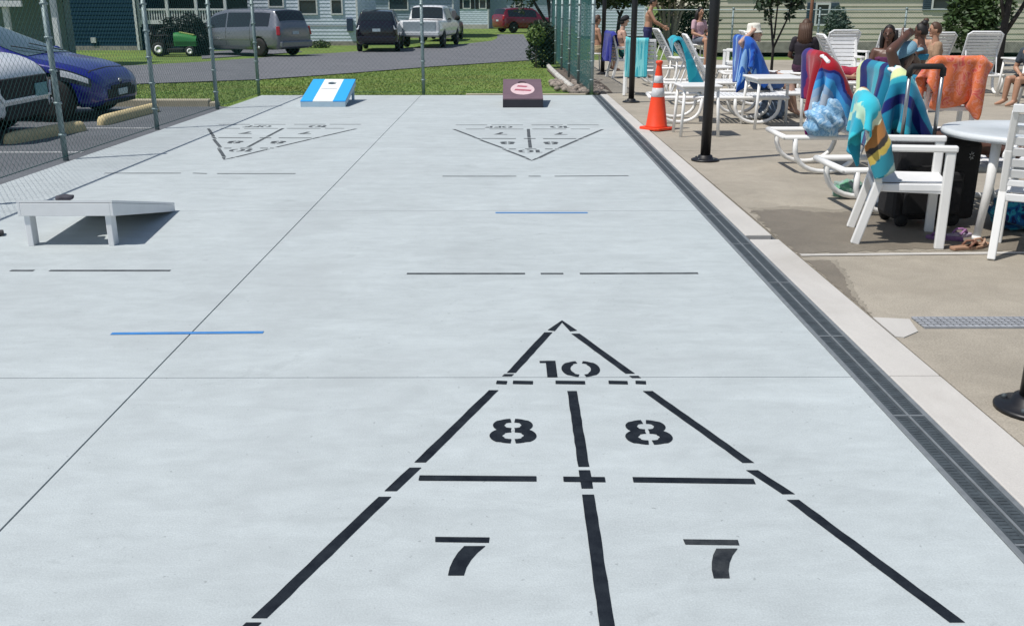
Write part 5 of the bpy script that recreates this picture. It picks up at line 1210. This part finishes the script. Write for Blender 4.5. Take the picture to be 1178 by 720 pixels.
    for kind, cm in wear:
        q = MB()
        if kind in ('trunks', 'shorts', 'bikini', 'onepiece', 'shirt'):
            def ring(f0, f1, ex=.012):
                vs2 = []; ff = np.linspace(f0, f1, 7)
                A = np.interp(ff, [x[0] for x in secs], [x[1] for x in secs]); B = np.interp(ff, [x[0] for x in secs], [x[2] for x in secs])
                for f, a, b_ in zip(ff, A, B):
                    c_ = pel+up*Lt*float(f)
                    for j in range(n): an = 2*math.pi*j/n; vs2.append(c_+lat*math.cos(an)*(a+ex)*s+fwd*math.sin(an)*(b_+ex)*s)
                q.add(vs2, [(i*n+j, i*n+(j+1) % n, (i+1)*n+(j+1) % n, (i+1)*n+j) for i in range(6) for j in range(n)]+[tuple(reversed(range(n))), tuple(6*n+j for j in range(n))], 0, True)
            if kind in ('trunks', 'shorts'):
                ring(-.1, .22, .014)
                for g_ in (1, -1): kn = V['kn'+nm[g_]]; limb(q, [hp[g_], hp[g_].lerp(kn, .3), hp[g_].lerp(kn, .62)], [.106*s, .100*s, .098*s])
            if kind == 'bikini':
                ring(.62, .82, .016); remesh(q, 'bikini_top', cm, t, .012, 2); q = MB(); ring(-.1, .14, .012)
                for g_ in (1, -1): limb(q, [hp[g_]-up*.01, hp[g_].lerp(V['kn'+nm[g_]], .1)], [.10*s, .098*s])
            if kind == 'onepiece':
                ring(-.1, .84, .012)
                for g_ in (1, -1): limb(q, [hp[g_]-up*.01, hp[g_].lerp(V['kn'+nm[g_]], .1)], [.10*s, .098*s]); limb(q, [che-up*.1*s+lat*g_*.09*s+fwd*.1*s, che+lat*g_*.08*s, che-up*.1*s+lat*g_*.09*s-fwd*.1*s], [.018*s]*3, 6)
            if kind == 'shirt':
                ring(-.06, 1.0, .018)
                for g_ in (1, -1): limb(q, [sh[g_], sh[g_].lerp(V['el'+nm[g_]], .55)], [.070*s, .064*s])
            remesh(q, {'trunks': 'swim_trunks', 'shorts': 'shorts', 'bikini': 'bikini_bottom', 'onepiece': 'swimsuit', 'shirt': 'shirt'}[kind], cm, t, .012, 2)
        if kind == 'cap':
            hm = MB(); hm.ell((-.008, 0, .045), (.107, .092, .10), 20, 12); vv = [Vector((v[0], v[1], max(v[2], .045))) for v in hm.v]; q.add([HP(*v) for v in vv], hm.f, 0, True)
            q.grid(lambda u, v: HP(.075+.075*u, (v-.5)*.15*(1-.35*u*u), .055-.018*u-.03*(v-.5)**2*2), 6, 8)
            q.build('cap', cm, t, solid=.006)
        if kind == 'hat':
            q.lathe([(.135, -.02), (.125, -.005), (.10, .02), (.098, .08), (.085, .115), (.02, .12)], 24); q.v = [tuple(HP(v[0]-.01, v[1], v[2]+.04)) for v in q.v]; q.build('sun_hat', cm, t, fix=True)
    return t
def clr(n_, c): return mat(n_, c, .85, var=.15, vscale=20, bump=.2, bscale=150)
# seated facing +x, seat height zs
def sit(zs=.45, lean=.10, arms='lap', legs=0.0, back=0.):
    z = zs+.09; J = dict(pel=(0, 0, z), che=(-lean-back, 0, z+.46), head=(-lean*.7-back+.03, 0, z+.70))
    J.update(knL=(.43, .11, z+.02), knR=(.43, -.11, z+.02), anL=(.47+legs, .12, .08), anR=(.45+legs, -.12, .08), toeL=(.62+legs, .13, .03), toeR=(.60+legs, -.13, .03))
    c_ = J['che']
    if arms == 'lap': J.update(elL=(c_[0]+.05, .24, c_[2]-.27), elR=(c_[0]+.05, -.24, c_[2]-.27), wrL=(.24, .12, z+.12), wrR=(.24, -.12, z+.12))
    if arms == 'out': J.update(elL=(c_[0]+.14, .22, c_[2]-.22), elR=(c_[0]+.14, -.22, c_[2]-.22), wrL=(c_[0]+.38, .14, c_[2]-.20), wrR=(c_[0]+.38, -.14, c_[2]-.20))
    return J
# the reclining woman: against a back at 60 degrees
zc_ = .44
J = dict(pel=(0, 0, zc_+.06), che=(-.20, 0, zc_+.50), head=(-.17, 0, zc_+.76), elL=(.10, .34, zc_+.72), elR=(-.36, -.20, zc_+.84), wrL=(-.10, .16, zc_+.86), wrR=(-.22, -.06, zc_+.92),
         knL=(.42, .10, zc_+.20), knR=(.44, -.12, zc_+.10), anL=(.74, .10, zc_+.03), anR=(.82, -.10, zc_+.02), toeL=(.86, .10, zc_+.14), toeR=(.92, -.10, zc_+.14))
person('woman reclining with hands behind her head, wearing a teal swimsuit', (3.30, 7.80, -.02), R(2), J, M_skin2, M_hairk, 'short', (('onepiece', clr('teal_suit', (.01, .10, .13))), ('cap', clr('pale_blue_cloth', (.17, .32, .42)))))
person('shirtless man in a black cap and green shorts sitting in an armchair', (2.66, 22.6, 0), R(10), sit(.45, .08, 'lap'), M_skin3, M_hairk, 'short', (('cap', clr('black_cap', (.01, .01, .014))), ('shorts', clr('green_shorts', (.01, .12, .12)))))
J = dict(pel=(0, 0, .93), che=(.04, 0, 1.42), head=(.12, 0, 1.66), elL=(.16, .22, 1.16), elR=(.20, -.22, 1.18), wrL=(.38, .14, 1.04), wrR=(.42, -.16, 1.06), knL=(.05, .10, .50), knR=(-.02, -.10, .50), anL=(.0, .11, .08), anR=(-.08, -.11, .08), toeL=(.15, .12, .03), toeR=(.07, -.12, .03))
person('shirtless tanned man in navy trunks standing and bending slightly', (3.72, 26.5, 0), R(-10), J, M_skin1, M_hairk, 'short', (('trunks', clr('navy_trunks', (.015, .02, .09))),))
person('woman with long black hair and a pale pink top by the black post', (5.0, 26.0, 0), R(-60), sit(.62, .02, 'lap'), M_skin1, M_hairk, 'long', (('shirt', clr('pink_top', (.50, .33, .38))), ('shorts', clr('grey_shorts', (.12, .14, .18)))))
person('person half hidden behind the slim black post, in tan shorts', (2.22, 24.9, 0), R(20), sit(.45, .04, 'lap'), M_skin1, M_hairb, 'short', (('shorts', clr('tan_shorts', (.40, .32, .20))),))
J = sit(.40, .22, 'lap', .1); J['elR'] = (-.40, -.30, 1.08); J['wrR'] = (-.20, -.12, 1.22)
person('sunbather in a white hat reclining behind the blue towel', (3.75, 14.6, 0), R(2), J, M_skin3, M_hairb, 'short', (('hat', clr('white_hat', (.72, .70, .62))), ('shorts', clr('blue_shorts', (.03, .08, .22)))), face=(1, -.2, .05))
person('woman with long brown hair in a dark top sitting beyond the red towel', (5.28, 17.6, 0), R(70), sit(.45, .0, 'lap'), M_skin2, M_hairb, 'long', (('shirt', clr('dark_top', (.018, .014, .022))), ('shorts', clr('plum_shorts', (.06, .02, .05)))))
J = dict(pel=(0, 0, .50), che=(-.46, 0, .53), head=(-.70, 0, .58), elL=(-.50, .30, .48), elR=(-.50, -.30, .48), wrL=(-.72, .20, .50), wrR=(-.28, -.30, .48), knL=(.42, .1, .56), knR=(.42, -.1, .49), anL=(.80, .1, .46), anR=(.83, -.1, .46), toeL=(.90, .1, .56), toeR=(.93, -.1, .56))
person('sunbather lying flat in a red swimsuit on a lounger', (6.0, 16.55, -.02), R(-4), J, M_skin1, M_hairb, 'short', (('onepiece', clr('red_suit', (.35, .02, .05))),), face=(.1, 0, 1))
person('bather with black hair and a blue wrap sitting behind the reclining woman', (6.35, 15.2, 0), R(150), sit(.42, .02, 'out'), M_skin2, M_hairk, 'bun', (('bikini', clr('blue_wrap', (.02, .20, .34))),))
person('woman in a black bikini sitting left of the orange towel', (7.35, 17.5, 0), R(-150), sit(.42, .0, 'lap'), M_skin1, M_hairb, 'bun', (('bikini', clr('black_bikini', (.012, .012, .014))),))
person('person in dark clothes sitting low at the right edge', (8.75, 16.2, 0), R(195), sit(.32, -.16, 'lap'), M_skin1, M_hairk, 'short', (('shirt', clr('slate_shirt', (.04, .055, .075))), ('shorts', clr('black_shorts', (.010, .010, .012)))))
person('dark haired bather sitting left of the reclining woman’s head, in a plum swimsuit', (5.35, 13.9, 0), R(-120), sit(.42, .02, 'lap'), M_skin2, M_hairk, 'long', (('onepiece', clr('plum_suit', (.10, .02, .08))),))
person('bather in a tan shirt sitting between the distant white loungers', (7.0, 16.2, 0), R(170), sit(.42, .02, 'lap'), M_skin1, M_hairb, 'short', (('shirt', clr('tan_shirt', (.34, .22, .14))), ('shorts', clr('navy_shorts', (.02, .03, .08)))))
# low seats under the bathers that sit without a lounger
for lab, x, y, h_ in (('white low stool under the bather in the plum swimsuit', 5.35, 13.9, .42), ('white low stool under the bather in the tan shirt', 7.0, 16.2, .42), ('white low stool under the bather in the blue wrap', 6.35, 15.2, .42), ('white low stool under the woman in the black bikini', 7.35, 17.5, .42), ('white low stool under the person in dark clothes', 8.75, 16.2, .32), ('white low stool under the woman with long brown hair', 5.28, 17.6, .45), ('white tall stool under the woman in the pale pink top', 5.0, 26.0, .62), ('white low stool under the half hidden person', 2.22, 24.9, .45)):
    t = thing('stool', lab, 'stool', (x, y, 0), .2, 'white stools')
    m = MB(); m.lathe([(.02, h_-.035), (.20, h_-.035), (.21, h_-.02), (.20, h_), (.02, h_)], 20); m.build('seat', M_white, t)
    for k in range(4):
        a = math.pi/4+k*math.pi/2; m = MB(); m.tube([(.15*math.cos(a), .15*math.sin(a), h_-.03), (.2*math.cos(a), .2*math.sin(a), 0)], .018, 8); m.build('leg', M_white, t)
# wooden umbrella pole
p = AT(931, 40, 18.6)
t = thing('umbrella_pole', 'brown umbrella pole standing beside the long haired woman', 'umbrella pole', (p.x, 18.6, 0))
m = MB(); m.tube([(0, 0, .05), (0, 0, 2.6)], .03, 12); m.build('pole', mat('wood_pole', (.16, .07, .035), .6, var=.2), t)
m = MB(); m.lathe([(.25, 0), (.25, .05), (.06, .09), (.05, .3), (.03, .31)], 24); m.build('base', M_gres, t)
for o_ in list(bpy.data.objects):
    if o_.type == 'MESH' and o_.name.startswith('cut'): bpy.data.objects.remove(o_)
